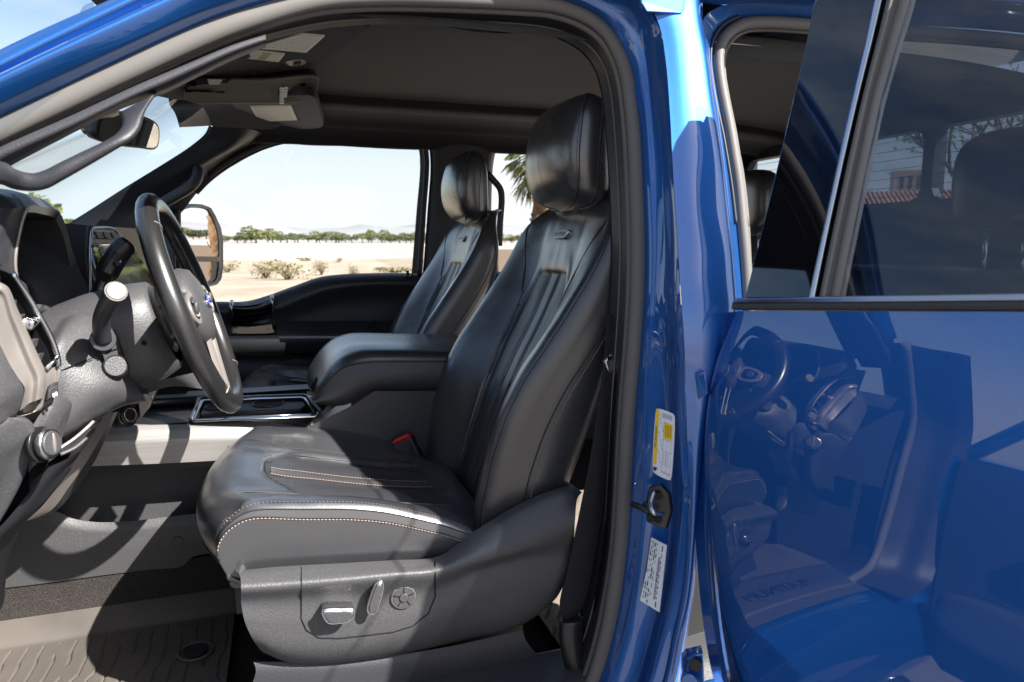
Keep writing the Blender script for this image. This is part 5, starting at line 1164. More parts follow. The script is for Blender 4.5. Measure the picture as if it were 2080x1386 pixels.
# near inner wall, floor and dials
ne_in = [p + Vector((-.004, .012, 0)) for p in near_edge]
m.grid(surf([near_edge, ne_in, [Vector((p.x - .22, p.y + .02, p.z)) for p in ne_in]], 40, 8), plastic_d)
m.tube(cr([p + Vector((.002, .002, 0)) for p in near_edge], 40), .0026, satin, n=6)
m.grid([[Vector((-.66, y, z)) for y in (-.62, -.26)] for z in (1.68, 1.40)], plastic_b)
m.grid([[Vector((x, y, 1.44)) for y in (-.62, -.26)] for x in (-.68, -.36)], plastic_b)
hood = m.build('instrument_hood', dash, 'arched hood over the instruments')
m = MB(); m.tube(rowY((60, 640, -.50), (72, 629, -.48), (90, 627, -.45), (108, 634, -.42), (122, 648, -.39), (128, 662, -.37)), .008, plastic, n=10, samples=40); m.grid(surf([rowY((66, 640, -.46), (90, 634, -.44), (120, 655, -.38)), rowY((72, 672, -.46), (95, 676, -.44), (120, 680, -.38))], 12, 6), gaptone)
m.build('column_boot', dash)
# knee panel -----------------------------------------------------------------------------------------------------
m = MB()
k0 = rowY((84, 700, -.56), (112, 668, -.53), (130, 640, -.48), (152, 623, -.44), (180, 616, -.41), (212, 622, -.37), (234, 640, -.345))
k1 = rowY((92, 728, -.595), (122, 690, -.57), (146, 660, -.535), (172, 646, -.51), (200, 648, -.49), (226, 665, -.46), (246, 684, -.43))
k2 = rowY((100, 780, -.61), (130, 748, -.59), (160, 724, -.57), (190, 716, -.55), (222, 722, -.53), (250, 742, -.50), (270, 760, -.47))
k3 = rowY((104, 830, -.615), (130, 812, -.60), (160, 800, -.59), (200, 790, -.575), (235, 785, -.555), (262, 788, -.53), (285, 796, -.50))
k4 = rowY((92, 880, -.61), (112, 876, -.605), (140, 862, -.595), (172, 843, -.58), (205, 828, -.56), (240, 815, -.54), (292, 806, -.50))
k5 = rowY((96, 905, -.58), (116, 900, -.58), (150, 880, -.57), (180, 860, -.555), (212, 842, -.54), (246, 824, -.52), (297, 814, -.48))
k6 = rowY((96, 908, -.50), (118, 904, -.50), (152, 884, -.49), (182, 863, -.475), (214, 845, -.46), (248, 826, -.44), (298, 816, -.42))
m.grid(surf([k0, k1, k2, k3, k4, k5, k6], 60, 60), plastic)
kr = [k[-1] for k in (k0, k1, k2, k3, k4, k5)]
m.grid(surf([kr, [p + Vector((.0, .06, -.012)) for p in kr]], 24, 4), plastic_d)
m.tube(rowY((124, 753, -.594), (150, 742, -.585), (190, 727, -.565)), .0009, gaptone, n=5, samples=30)
knee = m.build('knee_panel', dash, 'grained grey panel below the steering column')
m = MB(); fl_ = rowY((187, 668, -.556), (196, 662, -.55), (212, 664, -.545), (224, 674, -.54), (236, 700, -.53), (250, 742, -.522), (256, 752, -.52), (250, 762, -.525), (238, 766, -.53), (220, 762, -.54), (212, 744, -.548), (198, 700, -.556))
m.prism([p + Vector((.004, -.008, 0)) for p in cr(fl_, 50, True)], Vector((0, .02, 0)), plastic, .002); 
m.tube([p + Vector((.004, -.0085, 0)) for p in rowY((200, 720, -.556), (243, 704, -.53))], .0008, gaptone, n=5)
c = P(236, 743, -.548) + Vector((.0, -.006, .0)); nn = (CAM - c).normalized() * .6 + Vector((.3, -.8, .2)); nn.normalize()
m.disc(c, nn, .0185, gaptone, .002, 32, .0008); m.disc(c + nn * .0015, nn, .0162, plastic, .003, 32, .001)
m.build('adjuster_plate', knee, 'small plate with round adjuster knob')
# stalk on the near side of the column, pointing at the door
m = MB(); pth = rowY((209, 692, -.555), (207, 676, -.575), (205, 656, -.60), (210, 630, -.63), (224, 604, -.66), (236, 584, -.69)); pth = rowY((209, 690, -.56), (206, 668, -.575), (206, 648, -.59), (214, 626, -.61), (226, 606, -.64), (236, 592, -.665))
m.tube(pth, .02, plastic_d, n=18, samples=36, rv=lambda t: .0132 - .0018 * math.sin(t * 3.1) + .0022 * t)
pe = pth[-1]; dn = (pth[-1] - pth[-2]).normalized(); m.disc(pe, (dn + (CAM - pe).normalized() * .5), .0136, stonep, .003, 28, .002)
m.disc(pth[0], (.3, -.9, .2), .019, plastic_b, .004, 26, .001)
m.build('turn_signal_stalk', truck, 'short stalk with pale round end')
m = MB(); pth = rowY((196, 620, -.34), (202, 592, -.33), (214, 562, -.325), (230, 532, -.32), (246, 508, -.315), (262, 492, -.31))
m.tube(pth, .02, plastic_b, n=20, samples=50, rv=lambda t: .013 + .008 * min(1, max(0, (t - .35) / .12)) - .006 * max(0, (t - .93) / .07) ** 2, sx=.9)
d_ = (pth[3] - pth[2]).normalized(); q = P(238, 536, -.342); nf2 = (CAM - q).normalized()
m.box(q, (.012, .012, .012), plastic_d, bev=.002)
for k in range(5):
    c1 = pth[3].lerp(pth[4], .2 + .12 * k); m.tube([c1 + nf2 * .0195 + nf2.cross(d_) * .008, c1 + nf2 * .0195 - nf2.cross(d_) * .008], .0008, gaptone, n=4)
m.text('+', P(245, 532, -.346) + nf2 * .003, RT, UPV, .010, white)
m.build('gear_selector', truck, 'black column gear selector with bulging grip')
# air vent and switch panel at the door end ----------------------------------------------------------------------------
m = MB()
def vrow_(*t): return rowY(*t)
vo = vrow_((-40, 520, -.70), (0, 543, -.685), (22, 552, -.675), (50, 592, -.665), (80, 640, -.658), (104, 684, -.652), (117, 722, -.65), (119, 742, -.65), (112, 800, -.652))
vi = vrow_((-40, 560, -.72), (0, 574, -.71), (14, 584, -.70), (34, 628, -.69), (54, 672, -.682), (74, 716, -.675), (90, 752, -.672), (92, 770, -.672), (88, 806, -.67))
v2 = vrow_((-40, 590, -.73), (-14, 594, -.725), (0, 600, -.72), (16, 648, -.71), (34, 694, -.70), (52, 738, -.695), (66, 772, -.69), (66, 790, -.69), (62, 818, -.688))
v3 = vrow_((-40, 620, -.735), (-34, 630, -.735), (-24, 650, -.73), (-6, 690, -.722), (14, 730, -.715), (34, 764, -.71), (50, 788, -.705), (48, 806, -.702), (40, 835, -.70))
# vent mouth frame: outer rim (door side) vi..v3 is the wide bezel face; vo is the far lip
m.grid(surf([vi, [a.lerp(b, .25) + Vector((.006, -.006, .002)) for a, b in zip(vi, v2)], [a.lerp(b, .8) + Vector((.006, -.006, .002)) for a, b in zip(vi, v2)], v2, v3], 50, 24), satin)
m.grid(surf([[p + Vector((-.006, .010, 0)) for p in vo], vo, [p + Vector((.004, -.004, .002)) for p in [a.lerp(b, .08) for a, b in zip(vo, vi)]], [a.lerp(b, .16) for a, b in zip(vo, vi)]], 50, 10), satin)
# lower cheek with the dimmer switch
ck = [vrow_((88, 750, -.674), (104, 748, -.662), (119, 742, -.65)), vrow_((90, 770, -.674), (106, 768, -.662), (117, 766, -.652)), vrow_((84, 806, -.672), (100, 798, -.662), (113, 792, -.654)), vrow_((66, 838, -.676), (86, 826, -.667), (104, 814, -.656)), vrow_((36, 846, -.69), (58, 842, -.68), (84, 832, -.665))]
m.grid(surf(ck, 14, 24), satin)
m.grid(surf([v2[-4:], [p + Vector((0, .02, 0)) for p in ck[-1]]], 6, 4), satin)
vent_b = m.build('air_vent', dash, 'satin stone-coloured vent surround')
m = MB()
m.grid([[a.lerp(b, .15) + Vector((-.05, .012, -.006)) for a, b in zip(vo, vi)][:8], [a.lerp(b, .95) + Vector((-.05, .012, -.006)) for a, b in zip(vo, vi)][:8]], gaptone)
m.grid([[a.lerp(b, .15) for a, b in zip(vo, vi)][:8], [a.lerp(b, .15) + Vector((-.05, .012, -.006)) for a, b in zip(vo, vi)][:8]], gaptone)
for k in range(7):
    f = .12 + .125 * k; nA = cr(vo[1:8], 30); nB = cr(vi[1:8], 30); i = int(f * 29); a, b = nA[i], nB[i]
    i2 = min(29, i + 2); a2, b2 = nA[i2], nB[i2]
    m.prism([a.lerp(b, .16) + Vector((-.012, 0, 0)), a.lerp(b, .55) + Vector((-.010, 0, .006)), a.lerp(b, .94) + Vector((-.012, 0, 0)), a2.lerp(b2, .94) + Vector((-.018, 0, 0)), a2.lerp(b2, .16) + Vector((-.018, 0, 0))], Vector((-.006, .002, 0)), plastic)
m.build('vent_louvre', vent_b)
m = MB(); m.tube([a.lerp(b, .14) + Vector((.004, -.004, .002)) for a, b in zip(cr(vo[2:8], 24), cr(vi[2:8], 24))], .0035, chrome_s, n=8)
m.tube([vo[6].lerp(vi[6], .14) + Vector((.004, -.004, .002)), vo[6].lerp(vi[6], .95) + Vector((.002, -.002, 0))], .0035, chrome, n=8); m.build('vent_lip', vent_b)
m = MB(); c = P(60, 656, -.675); m.box(c, (.020, .024, .016), chrome, bev=.002, rot=Matrix.Rotation(.5, 3, 'Y')); m.box(P(68, 657, -.668), (.012, .014, .020), chrome, bev=.002, rot=Matrix.Rotation(.5, 3, 'Y')); m.build('vent_tab', vent_b)
m = MB(); pq = vrow_((94, 786, -.672), (114, 776, -.660), (112, 804, -.660), (87, 818, -.672)); m.prism([p + Vector((.004, -.003, 0)) for p in pq], Vector((-.004, .01, 0)), plastic_d, .001)
pq2 = vrow_((96, 790, -.675), (112, 782, -.663), (110, 801, -.663), (90, 813, -.675)); m.prism([p + Vector((.004, -.003, 0)) for p in pq2], Vector((-.004, .01, 0)), plastic, .001); m.sq(P(101, 803, -.676) + Vector((.006, -.004, 0)), (.0015, .001, .003), white, nu=8, nv=6); m.sq(P(106, 800, -.672) + Vector((.006, -.004, 0)), (.0015, .001, .003), white, nu=8, nv=6)
m.build('dimmer_switch', dash)
# end of the dash beside the door: dark end cap, outer bolster and headlight switch
m = MB()
m.grid(surf([vrow_((-60, 600, -.74), (-30, 640, -.738), (0, 700, -.732), (28, 756, -.72), (48, 790, -.708), (40, 830, -.70), (30, 845, -.70)), vrow_((-90, 640, -.75), (-60, 690, -.75), (-30, 740, -.745), (-6, 780, -.74), (8, 810, -.735), (4, 840, -.73), (0, 860, -.73)), vrow_((-120, 700, -.76), (-100, 740, -.76), (-70, 800, -.76), (-50, 830, -.76), (-40, 850, -.755), (-40, 870, -.75), (-40, 890, -.75))], 30, 12), plastic)
a0 = vrow_((34, 846, -.70), (52, 850, -.692), (66, 860, -.684), (72, 880, -.678), (66, 905, -.67), (60, 935, -.665), (40, 985, -.66), (10, 1040, -.655), (-20, 1085, -.65), (-60, 1130, -.65))
a1 = vrow_((-10, 850, -.725), (10, 862, -.72), (24, 880, -.712), (28, 905, -.705), (22, 930, -.698), (10, 965, -.692), (-10, 1010, -.686), (-30, 1055, -.68), (-60, 1100, -.68), (-100, 1150, -.68))
a2 = vrow_((-60, 860, -.75), (-50, 880, -.75), (-40, 905, -.745), (-40, 930, -.74), (-45, 960, -.735), (-55, 1000, -.73), (-70, 1040, -.72), (-90, 1080, -.715), (-110, 1120, -.71), (-140, 1170, -.71))
am = [a.lerp(b, .12) + Vector((.004, -.006, 0)) for a, b in zip(a0, a1)]
m.grid(surf([[p + Vector((-.01, .02, 0)) for p in a0], a0, am, a1, a2], 50, 30), plastic)
b0_ = vrow_((68, 862, -.66), (84, 838, -.655), (112, 806, -.645), (132, 808, -.635), (146, 820, -.625), (143, 838, -.62), (136, 862, -.615), (126, 890, -.615), (116, 920, -.615), (112, 930, -.612))
b1_ = vrow_((62, 900, -.665), (76, 878, -.66), (98, 850, -.655), (116, 846, -.645), (126, 852, -.635), (122, 868, -.63), (116, 886, -.628), (108, 908, -.626), (100, 930, -.622), (96, 942, -.62))
b2_ = vrow_((58, 960, -.655), (66, 950, -.652), (80, 938, -.65), (92, 936, -.645), (98, 938, -.638), (98, 940, -.635), (97, 944, -.63), (94, 950, -.63), (90, 955, -.625), (86, 962, -.625))
m.grid(surf([b0_, b1_, b2_], 40, 20), plastic)
# dark lower slope and the blue-black edge below
c0 = vrow_((98, 950, -.62), (140, 930, -.60), (175, 905, -.575), (190, 868, -.55)); c1 = vrow_((60, 1000, -.62), (90, 985, -.605), (120, 965, -.58), (150, 940, -.56)); c2 = vrow_((10, 1060, -.62), (34, 1056, -.605), (60, 1042, -.58), (90, 1020, -.56)); c3 = vrow_((-40, 1110, -.62), (-10, 1100, -.605), (20, 1080, -.58), (50, 1060, -.56))
m.grid(surf([c0, c1, c2, c3], 20, 24), plastic_d)
endc = m.build('dash_end', dash, 'grained end of the dashboard by the door')
m = MB(); c = P(92, 902, -.682); nn = Vector((.93, -.34, .12)).normalized()
m.disc(c - nn * .01, nn, .026, plastic_b, .006, 36, .001); m.disc(c, nn, .0225, chrome_s, .010, 36, .003); m.disc(c + nn * .008, nn, .018, plastic, .004, 36, .002); m.box(c + nn * .013, (.006, .006, .030), satin, bev=.002)
m.build('headlight_switch', dash, 'round chrome-edged rotary light switch')
m = MB(); m.prism(cr(vrow_((62, 930, -.68), (72, 905, -.682), (78, 880, -.68), (84, 876, -.678), (80, 905, -.676), (76, 935, -.672)), 24, True), Vector((-.006, .008, 0)), plastic_b, .001)
for k in range(3): m.sq(P(76 - 2 * k, 900 + 10 * k, -.684), (.0014, .001, .0022), white, nu=8, nv=6)
m.build('switch_strip', dash)
# slot below the knee panel: bright rim and dark mouth
m = MB(); m.tube(vrow_((120, 912, -.60), (150, 892, -.585), (178, 868, -.57), (190, 856, -.56)), .0028, satin, n=8, samples=20); m.prism(vrow_((118, 918, -.60), (150, 898, -.585), (182, 868, -.565), (186, 872, -.565), (156, 905, -.585), (124, 922, -.60)), Vector((0, .01, 0)), gaptone); m.tube(vrow_((122, 924, -.602), (152, 910, -.588), (176, 890, -.57)), .003, plastic, n=8, samples=20)
m.build('coin_slot', dash)
# diagonal grey brace from the column down to the tunnel
m = MB()
br = [[P(*a) for a in q] for q in (((212, 842, -.46), (190, 880, -.44), (160, 930, -.42), (120, 985, -.40), (84, 1030, -.38), (54, 1058, -.37)), ((232, 838, -.45), (212, 876, -.43), (178, 935, -.41), (140, 990, -.39), (106, 1035, -.37), (76, 1052, -.36)), ((240, 836, -.43), (220, 880, -.40), (188, 945, -.38), (150, 1000, -.36), (118, 1035, -.35), (100, 1045, -.34)))]
m.grid(surf(br[:2], 40, 4), satin); m.grid(surf(br[1:], 40, 4), plastic)
m.build('lower_brace', dash, 'stone-grey slanting trim strip')
# power socket, brackets under the column
m = MB(); c = P(262, 843, -.30); nn = Vector((.75, -.62, .18)).normalized(); m.disc(c - nn * .03, nn, .024, plastic_b, .03, 30, .003); m.disc(c, nn, .019, plastic_b, .004, 30, .002); m.tube([c + nn * .004 + (nn.orthogonal().normalized() * math.cos(q) + nn.cross(nn.orthogonal().normalized()) * math.sin(q)) * .013 for q in [i * math.pi / 12 for i in range(24)]], .0015, satin, n=6, closed=True)
m.build('power_socket', dash, 'round black socket')
m = MB(); m.prism(vrow_((280, 818, -.30), (300, 790, -.30), (316, 782, -.30), (318, 792, -.30), (300, 832, -.30), (286, 850, -.30)), Vector((0, .03, 0)), satin, .002); m.prism(vrow_((286, 800, -.302), (300, 798, -.302), (302, 806, -.302), (288, 810, -.302)), Vector((0, .01, 0)), gaptone); m.build('tilt_lever', dash)
# near-black sheet standing in for the shade round the pedals
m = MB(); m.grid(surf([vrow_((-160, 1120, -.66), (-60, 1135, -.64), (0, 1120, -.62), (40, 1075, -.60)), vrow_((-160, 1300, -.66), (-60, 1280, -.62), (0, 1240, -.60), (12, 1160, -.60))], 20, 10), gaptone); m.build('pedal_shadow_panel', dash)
m = MB(); m.box((-.66, -.46, 1.02), (.02, .07, .10), rubber_b, rot=Matrix.Rotation(-.5, 3, 'Y'), bev=.006); m.tube([Vector((-.67, -.46, 1.05)), Vector((-.8, -.46, 1.2))], .012, plastic_b, n=8); m.build('brake_pedal', truck)
# centre stack --------------------------------------------------------------------------------------------------------
m = MB()
# side cheek facing the driver
e0 = vrow_((120, 455, -.20), (132, 500, -.20), (150, 560, -.20), (190, 625, -.20), (250, 700, -.20))
e1 = vrow_((147, 455, -.21), (148, 500, -.21), (152, 535, -.21), (166, 570, -.21), (200, 625, -.21), (260, 700, -.21))
e2 = vrow_((183, 459, -.215), (180, 500, -.215), (180, 530, -.215), (184, 560, -.215), (200, 602, -.215), (232, 650, -.215), (280, 720, -.215))
e3 = vrow_((188, 462, -.20), (185, 500, -.20), (185, 530, -.20), (190, 560, -.20), (206, 600, -.20), (238, 650, -.20), (285, 720, -.20))
m.grid(surf([[p + Vector((-.1, .02, 0)) for p in e1], e1, e2, e3], 40, 24), softdash)
# face of the stack, seen at a grazing angle
ff = [vrow_((186, 458, -.20), (184, 530, -.20), (206, 602, -.20), (240, 655, -.20), (290, 725, -.20))]
fb = [[Vector((p.x + .05, .17, p.z + .004 * 0)) for p in ff[0]]]
m.grid(surf([ff[0], [a.lerp(b, .5) for a, b in zip(ff[0], fb[0])], fb[0]], 40, 12), plastic_b)
tpe = [ff[0][0], fb[0][0]]; m.grid([[ff[0][0], fb[0][0]], [ff[0][0] + Vector((-.10, -.01, .006)), fb[0][0] + Vector((-.12, 0, .006))]], softdash)
stack = m.build('centre_stack', dash, 'centre stack with buttons and touch screen')
def fp(x, y, o=0):                                       # a point on the stack's face plane
    a = ff[0][0]; n = (fb[0][0] - a).cross(ff[0][-1] - a).normalized()
    if n.x < 0: n = -n
    return Pl(x, y, a + n * o, n)
def onface(name, pts, th, o, mt, lab=None, bev=.0008):
    m_ = MB(); n = (fb[0][0] - ff[0][0]).cross(ff[0][-1] - ff[0][0]).normalized(); n = n if n.x > 0 else -n
    m_.prism([fp(x, y, o) for x, y in pts], -n * th, mt, bev); return m_.build(name, stack, lab)
m = MB(); m.tube([fp(*q, .003) for q in ((182, 600), (183, 530), (185, 475), (187, 465), (192, 463), (235, 468), (246, 484), (250, 492))], .0022, chrome_s, n=8, samples=50); m.build('stack_rim', stack)
onface('button_row', [(190, 466), (236, 470), (248, 487), (188, 484)], .004, .002, satin)
for a in (194, 210, 226): onface('hazard_button' if a == 210 else 'control_button', [(a, 470 + (a - 194) * .05), (a + 11, 471 + (a - 194) * .05), (a + 15, 484.5), (a + 6, 484)], .006, .005, plastic)
onface('screen_frame', [(188, 500), (196, 497), (268, 497), (320, 580), (335, 640), (248, 640), (216, 590)], .008, .004, gloss)
onface('touch_screen', [(203, 506), (266, 505), (312, 580), (326, 640), (256, 640), (226, 570)], .008, .006, screenm, 'pale touch screen')
m = MB(); m.tube([fp(*q, .008) for q in ((188, 501), (200, 498), (268, 497))], .0025, chrome, n=8); m.build('screen_rim', stack)
# steering column shroud ------------------------------------------------------------------------------------------------
AX = Vector((.953, 0, .302)); WC = Vector((-.160, -.43, 1.512)); WU = Vector((-.302, 0, .953)); WV = Vector((0, 1, 0))
m = MB()
def shr(t, ry, up_, dn): # section of the shroud at distance t forward of the wheel
    c_ = WC - AX * t
    return [c_ + WV * (ry * math.cos(q)) + WU * ((up_ if math.sin(q) > 0 else dn) * (abs(math.sin(q)) ** .8 * (1 if math.sin(q) > 0 else -1))) for q in [2 * math.pi * i / 36 for i in range(36)]]
m.grid([shr(t, *a) for t, *a in ((.055, .062, .058, .090), (.06, .072, .066, .100), (.10, .080, .074, .112), (.16, .083, .076, .118), (.22, .082, .072, .116), (.27, .078, .066, .11), (.33, .07, .06, .10))], plastic, closeu=True)
m.poly(shr(.055, .062, .058, .070), plastic_b)
c_ = WC - AX * .14 - WU * .03; m.disc(P(293, 697, -.512), (0, -1, -.05), .0045, gaptone, .001, 16)
shroud = m.build('column_shroud', truck, 'dark steering column shroud')
m = MB(); m.grid(surf([vrow_((232, 800, -.44), (300, 778, -.46), (345, 768, -.47), (398, 756, -.44), (410, 752, -.36)), vrow_((262, 812, -.40), (310, 796, -.43), (350, 785, -.44), (420, 792, -.43), (436, 800, -.36))], 24, 8), plastic); m.build('shroud_underside', shroud)
# steering wheel -----------------------------------------------------------------------------------------------------------
RW_ = .1905
def wp(a, r=RW_, o=0.0): return WC + (WV * math.cos(a) + WU * math.sin(a)) * r + AX * o
wleather = mat('wheel_leather', (.014, .0135, .0135), .30, spec=.7, coat=.4, coat_r=.22, bump=[(420, .12, .0004, 'v'), (12, .1, .003, 'n')])
m = MB()
ring = [wp(2 * math.pi * i / 120) for i in range(120)]
m.tube(ring, .0175, wleather, n=18, closed=True, sx=1.12, up=AX)
for a in (R_(132), R_(48), R_(-132), R_(-48)):
    d = .004; m.tube([wp(a) + ((WV * math.cos(a) + WU * math.sin(a)) * math.cos(q) + AX * math.sin(q) * 1.12) * .0168 for q in [2 * math.pi * i / 24 for i in range(24)]], .0009, satin, n=6, closed=True)
for i in range(150):                                       # lacing on the inner side of the rim
    a = R_(-44 + 88 * i / 149) if i < 75 else R_(136 + 88 * (i - 75) / 74)
    if i < 75: a = R_(-44 + 88 * i / 74)
    c_ = wp(a, RW_ - .0165 , -.002 + .0035 * (1 if i % 2 else -1)); t_ = (WU * math.cos(a) - WV * math.sin(a)) * .003
    m.tube([c_ - t_ - AX * .004 * (1 if i % 2 else -1), c_ + t_ + AX * .004 * (1 if i % 2 else -1)], .0011, stitchm, n=5)
wheel = m.build('steering_wheel', truck, 'black leather steering wheel with stitched inner rim')
m = MB()
hub = []
for (o, r_) in ((-.050, .030), (-.045, .062), (-.02, .074), (.0, .076), (.014, .068), (.022, .045), (.025, .02), (.0255, .002)):
    hub.append([WC + AX * o + (WV * math.cos(q) * 1.12 + WU * math.sin(q) * (.95 if math.sin(q) > 0 else 1.0)) * r_ for q in [2 * math.pi * i / 40 for i in range(40)]])
m.grid(hub, plastic, closeu=True); m.build('airbag_cover', wheel)
m = MB(); cb = WC + AX * .0262; e_ = [cb + WV * math.cos(q) * .030 + WU * math.sin(q) * .0125 for q in [2 * math.pi * i / 36 for i in range(36)]]
m.prism([p + AX * .002 for p in e_], -AX * .01, chrome_s, .001); m.prism([cb + AX * .0035 + (p - cb) * .86 for p in e_], -AX * .004, blueoval, .0006)
sc = [cb + AX * .0042 + WV * (u * .018) + WU * (.004 * math.sin(u * 6)) for u in [-1 + i / 12 for i in range(25)]]; m.tube(sc, .0008, chrome_s, n=5)
m.build('emblem', wheel, 'small oval emblem')
for s in (-1, 1):
    m = MB(); a0 = 0 if s > 0 else math.pi
    g = []
    for k in range(12):
        t = k / 11; r_ = .066 + (.182 - .066) * t; wd = .036 - .010 * t; o = .004 - .012 * t
        g.append([WC + WV * s * r_ + WU * (wd * w_ - .004) + AX * (o + .010 * (1 - abs(w_) ** 2.5)) for w_ in (-1, -.7, -.3, 0, .3, .7, 1)])
    m.grid(g, plastic); g2 = [[p - AX * .018 for p in r] for r in g]; m.grid(g2, plastic_b)
    pad_ = [WC + WV * s * r_ + WU * v_ + AX * .013 for r_, v_ in ((.085, .026), (.135, .022), (.150, .006), (.145, -.020), (.100, -.028), (.082, -.018))]
    m.prism([p + AX * .003 for p in cr(pad_, 40, True)], -AX * .008, satin, .0015)
    pad2 = [WC + WV * s * r_ + WU * v_ + AX * .0145 for r_, v_ in ((.095, .018), (.128, .015), (.138, .004), (.134, -.014), (.105, -.019), (.092, -.012))]
    m.prism([p + AX * .003 for p in cr(pad2, 30, True)], -AX * .005, gloss, .001)
    m.sq(WC + WV * s * .116 + AX * .019, (.004, .012, .012), plastic, e=3, nu=14, nv=8)
    m.build('spoke', wheel, 'spoke with button pad')
m = MB()
for s in (-1, 1):
    g = []
    for k in range(14):
        t = k / 13; u = s * (.030 - .004 * math.sin(t * 3.1)); v_ = -.060 - .122 * t; w_ = .014 + .012 * t
        g.append([WC + WV * (u + s * w_ * (q - .5)) + WU * (v_ - .006 * q) + AX * (.002 - .012 * t + .010 * math.sin(q * math.pi)) for q in (0, .15, .4, .6, .85, 1)])
    m.grid(g, satin)
g = [[WC + WV * .05 * (q - .5) * 2 + WU * (-.162 - .012 * k / 5 - .010 * (1 - (2 * q - 1) ** 2)) + AX * (.0 + .006 * math.sin(math.pi * q) * math.sin(math.pi * k / 5)) for q in [i / 12 for i in range(13)]] for k in range(6)]
m.grid(g, satin)
m.build('lower_spoke', wheel, 'bright metal lower spoke')
# ================================================================== OUTDOORS
def setting(o): o['kind'] = 'structure'; return o
sand = mat('pale_desert_sand', (.22, .183, .142), .95, spec=.1, bump=[(3, .5, .08, 'n'), (25, .6, .03, 'n')], vary=(.35, (.285, .24, .19), .38, .62))
m = MB(); N_ = 60
def gz(x, y):                             # flat round the truck, rising gently beyond the far side
    k = [(-1e5, 0), (24, 0), (45, .08), (64, .25), (150, 2.25), (200, 2.75), (400, 3.5), (1e5, 3.5)]; z = 0
    for p, q in zip(k, k[1:]):
        if y <= q[0]: z = p[1] + (q[1] - p[1]) * (y - p[0]) / (q[0] - p[0]); break
    return z + .12 * noise.noise(Vector((x * .06, y * .06, 0))) * (1 if 14 < y < 64 else 0)
def axis():
    a = [0, 4, 8, 12, 16, 20, 25, 30, 36, 43, 52, 62, 75, 95, 130, 200, 400, 900, 2500, 9000]; return [-v for v in a[:0:-1]] + a
ax_ = axis(); m.grid([[Vector((x, y, gz(x, y))) for x in ax_] for y in ax_], sand)
setting(m.build('ground'))
pav = mat('worn_asphalt_drive', (.17, .155, .14), .85, spec=.2, bump=[(120, .3, .003, 'n'), (6, .1, .01, 'n')], vary=(2.5, (.13, .12, .11), .35, .65))
m = MB(); m.box((0, -3.0, .006), (16, 9.5, .04), pav); setting(m.build('driveway'))
hillm = mat('hazy_pale_mountain', (.20, .205, .215), 1.0, spec=0, vary=(.004, (.235, .235, .24), .4, .6))
m = MB(); g = []
random.seed(3)
for j in range(5):
    r = []
    for i in range(121):
        a = R_(-70 + 160 * i / 120); R0 = 2600 + j * 260
        h = (0, 60, 105, 135, 0)[j] * (.75 + .35 * noise.noise(Vector((i * .10, j * .3, 1))) + .16 * noise.noise(Vector((i * .5, j, 4)))) * (1.0 if a < R_(40) else 1.1)
        r.append(Vector((math.sin(a) * R0, math.cos(a) * R0, h - 3)))
    g.append(r)
m.grid(g, hillm); setting(m.build('hills'))
stripm = mat('bright_bare_earth', (.34, .315, .28), .95, spec=.05, vary=(.05, (.30, .27, .235), .4, .6))
m = MB(); m.grid([[Vector((x, y, gz(x, y) + .03)) for x in (-130, -60, 0, 60, 130)] for y in (64, 95, 125, 150)], stripm); setting(m.build('bare_field'))
# trees -----------------------------------------------------------------------------------------------------------
leafm = [mat('olive_foliage', (.075, .095, .035), .8, spec=.15, vary=(1.5, (.12, .13, .055), .35, .65)), mat('grey_green_foliage', (.10, .115, .06), .8, spec=.15, vary=(1.5, (.055, .07, .03), .35, .65)), mat('yellow_green_foliage', (.15, .15, .05), .8, spec=.15, vary=(1.5, (.09, .10, .03), .35, .65))]
barkm = mat('brown_bark', (.14, .10, .07), .95, spec=.1, bump=[(40, .8, .02, 'n')])
drym = mat('dry_brush', (.19, .16, .10), .9, spec=.1, vary=(6, (.14, .125, .07), .35, .65))
def leafcloud(mb, c, rad, n, size, mt, rnd, sq=1.0):
    lobes = [(Vector((rnd.gauss(0, .42), rnd.gauss(0, .42), rnd.uniform(-.45, .6))), rnd.uniform(.38, .62)) for _ in range(7)]
    for _ in range(n):
        lc, lr = rnd.choice(lobes); d = Vector((rnd.gauss(0, 1), rnd.gauss(0, 1), rnd.gauss(0, 1))).normalized() * lr * rnd.uniform(.55, 1.05)
        q = lc + d; p = c + Vector((q.x * rad, q.y * rad, q.z * rad * sq)); s = size * rnd.uniform(.6, 1.4)
        a = Vector((rnd.uniform(-1, 1), rnd.uniform(-1, 1), rnd.uniform(-.6, .6))).normalized(); b = a.orthogonal().normalized(); e = a.cross(b)
        mb.poly([p - b * s * .5, p + e * s * .35, p + b * s * .5, p - e * s * .35], mt)
TREES = 'trees of the far tree line beyond the sand'
rnd = random.Random(11)
kinds = []
for k in range(3):
    h = (4.6, 3.4, 6.2)[k]
    t = root('desert_tree', 'x', 'tree', (0, 0, -500))
    m = MB(); m.tube([Vector((0, 0, -.2)), Vector((.1, .05, h * .3)), Vector((.15, -.1, h * .55))], .2, barkm, n=8, rv=lambda q: .22 * (1 - .6 * q))
    for q in range(4):
        a = q * 1.7; m.tube([Vector((.1, 0, h * .35)), Vector((math.cos(a) * h * .22, math.sin(a) * h * .22, h * .6))], .08, barkm, n=6)
    m.build('trunk', t)
    m = MB(); leafcloud(m, Vector((0, 0, h * .56)), h * .62, 900, h * .10, leafm[k], rnd, .72); m.build('crown', t)
    kinds.append(t)
def place(k, x, y, z, s, rz, label, grp):
    src = kinds[k]; o = src.copy(); col.objects.link(o); o.location = (x, y, z); o.scale = (s * 1.45, s * 1.45, s * rnd.uniform(.85, 1.1)); o.rotation_euler = (0, 0, rz); o['label'] = label; o['group'] = grp
    for ch in list(src.children): c = ch.copy(); col.objects.link(c); c.parent = o
    return o
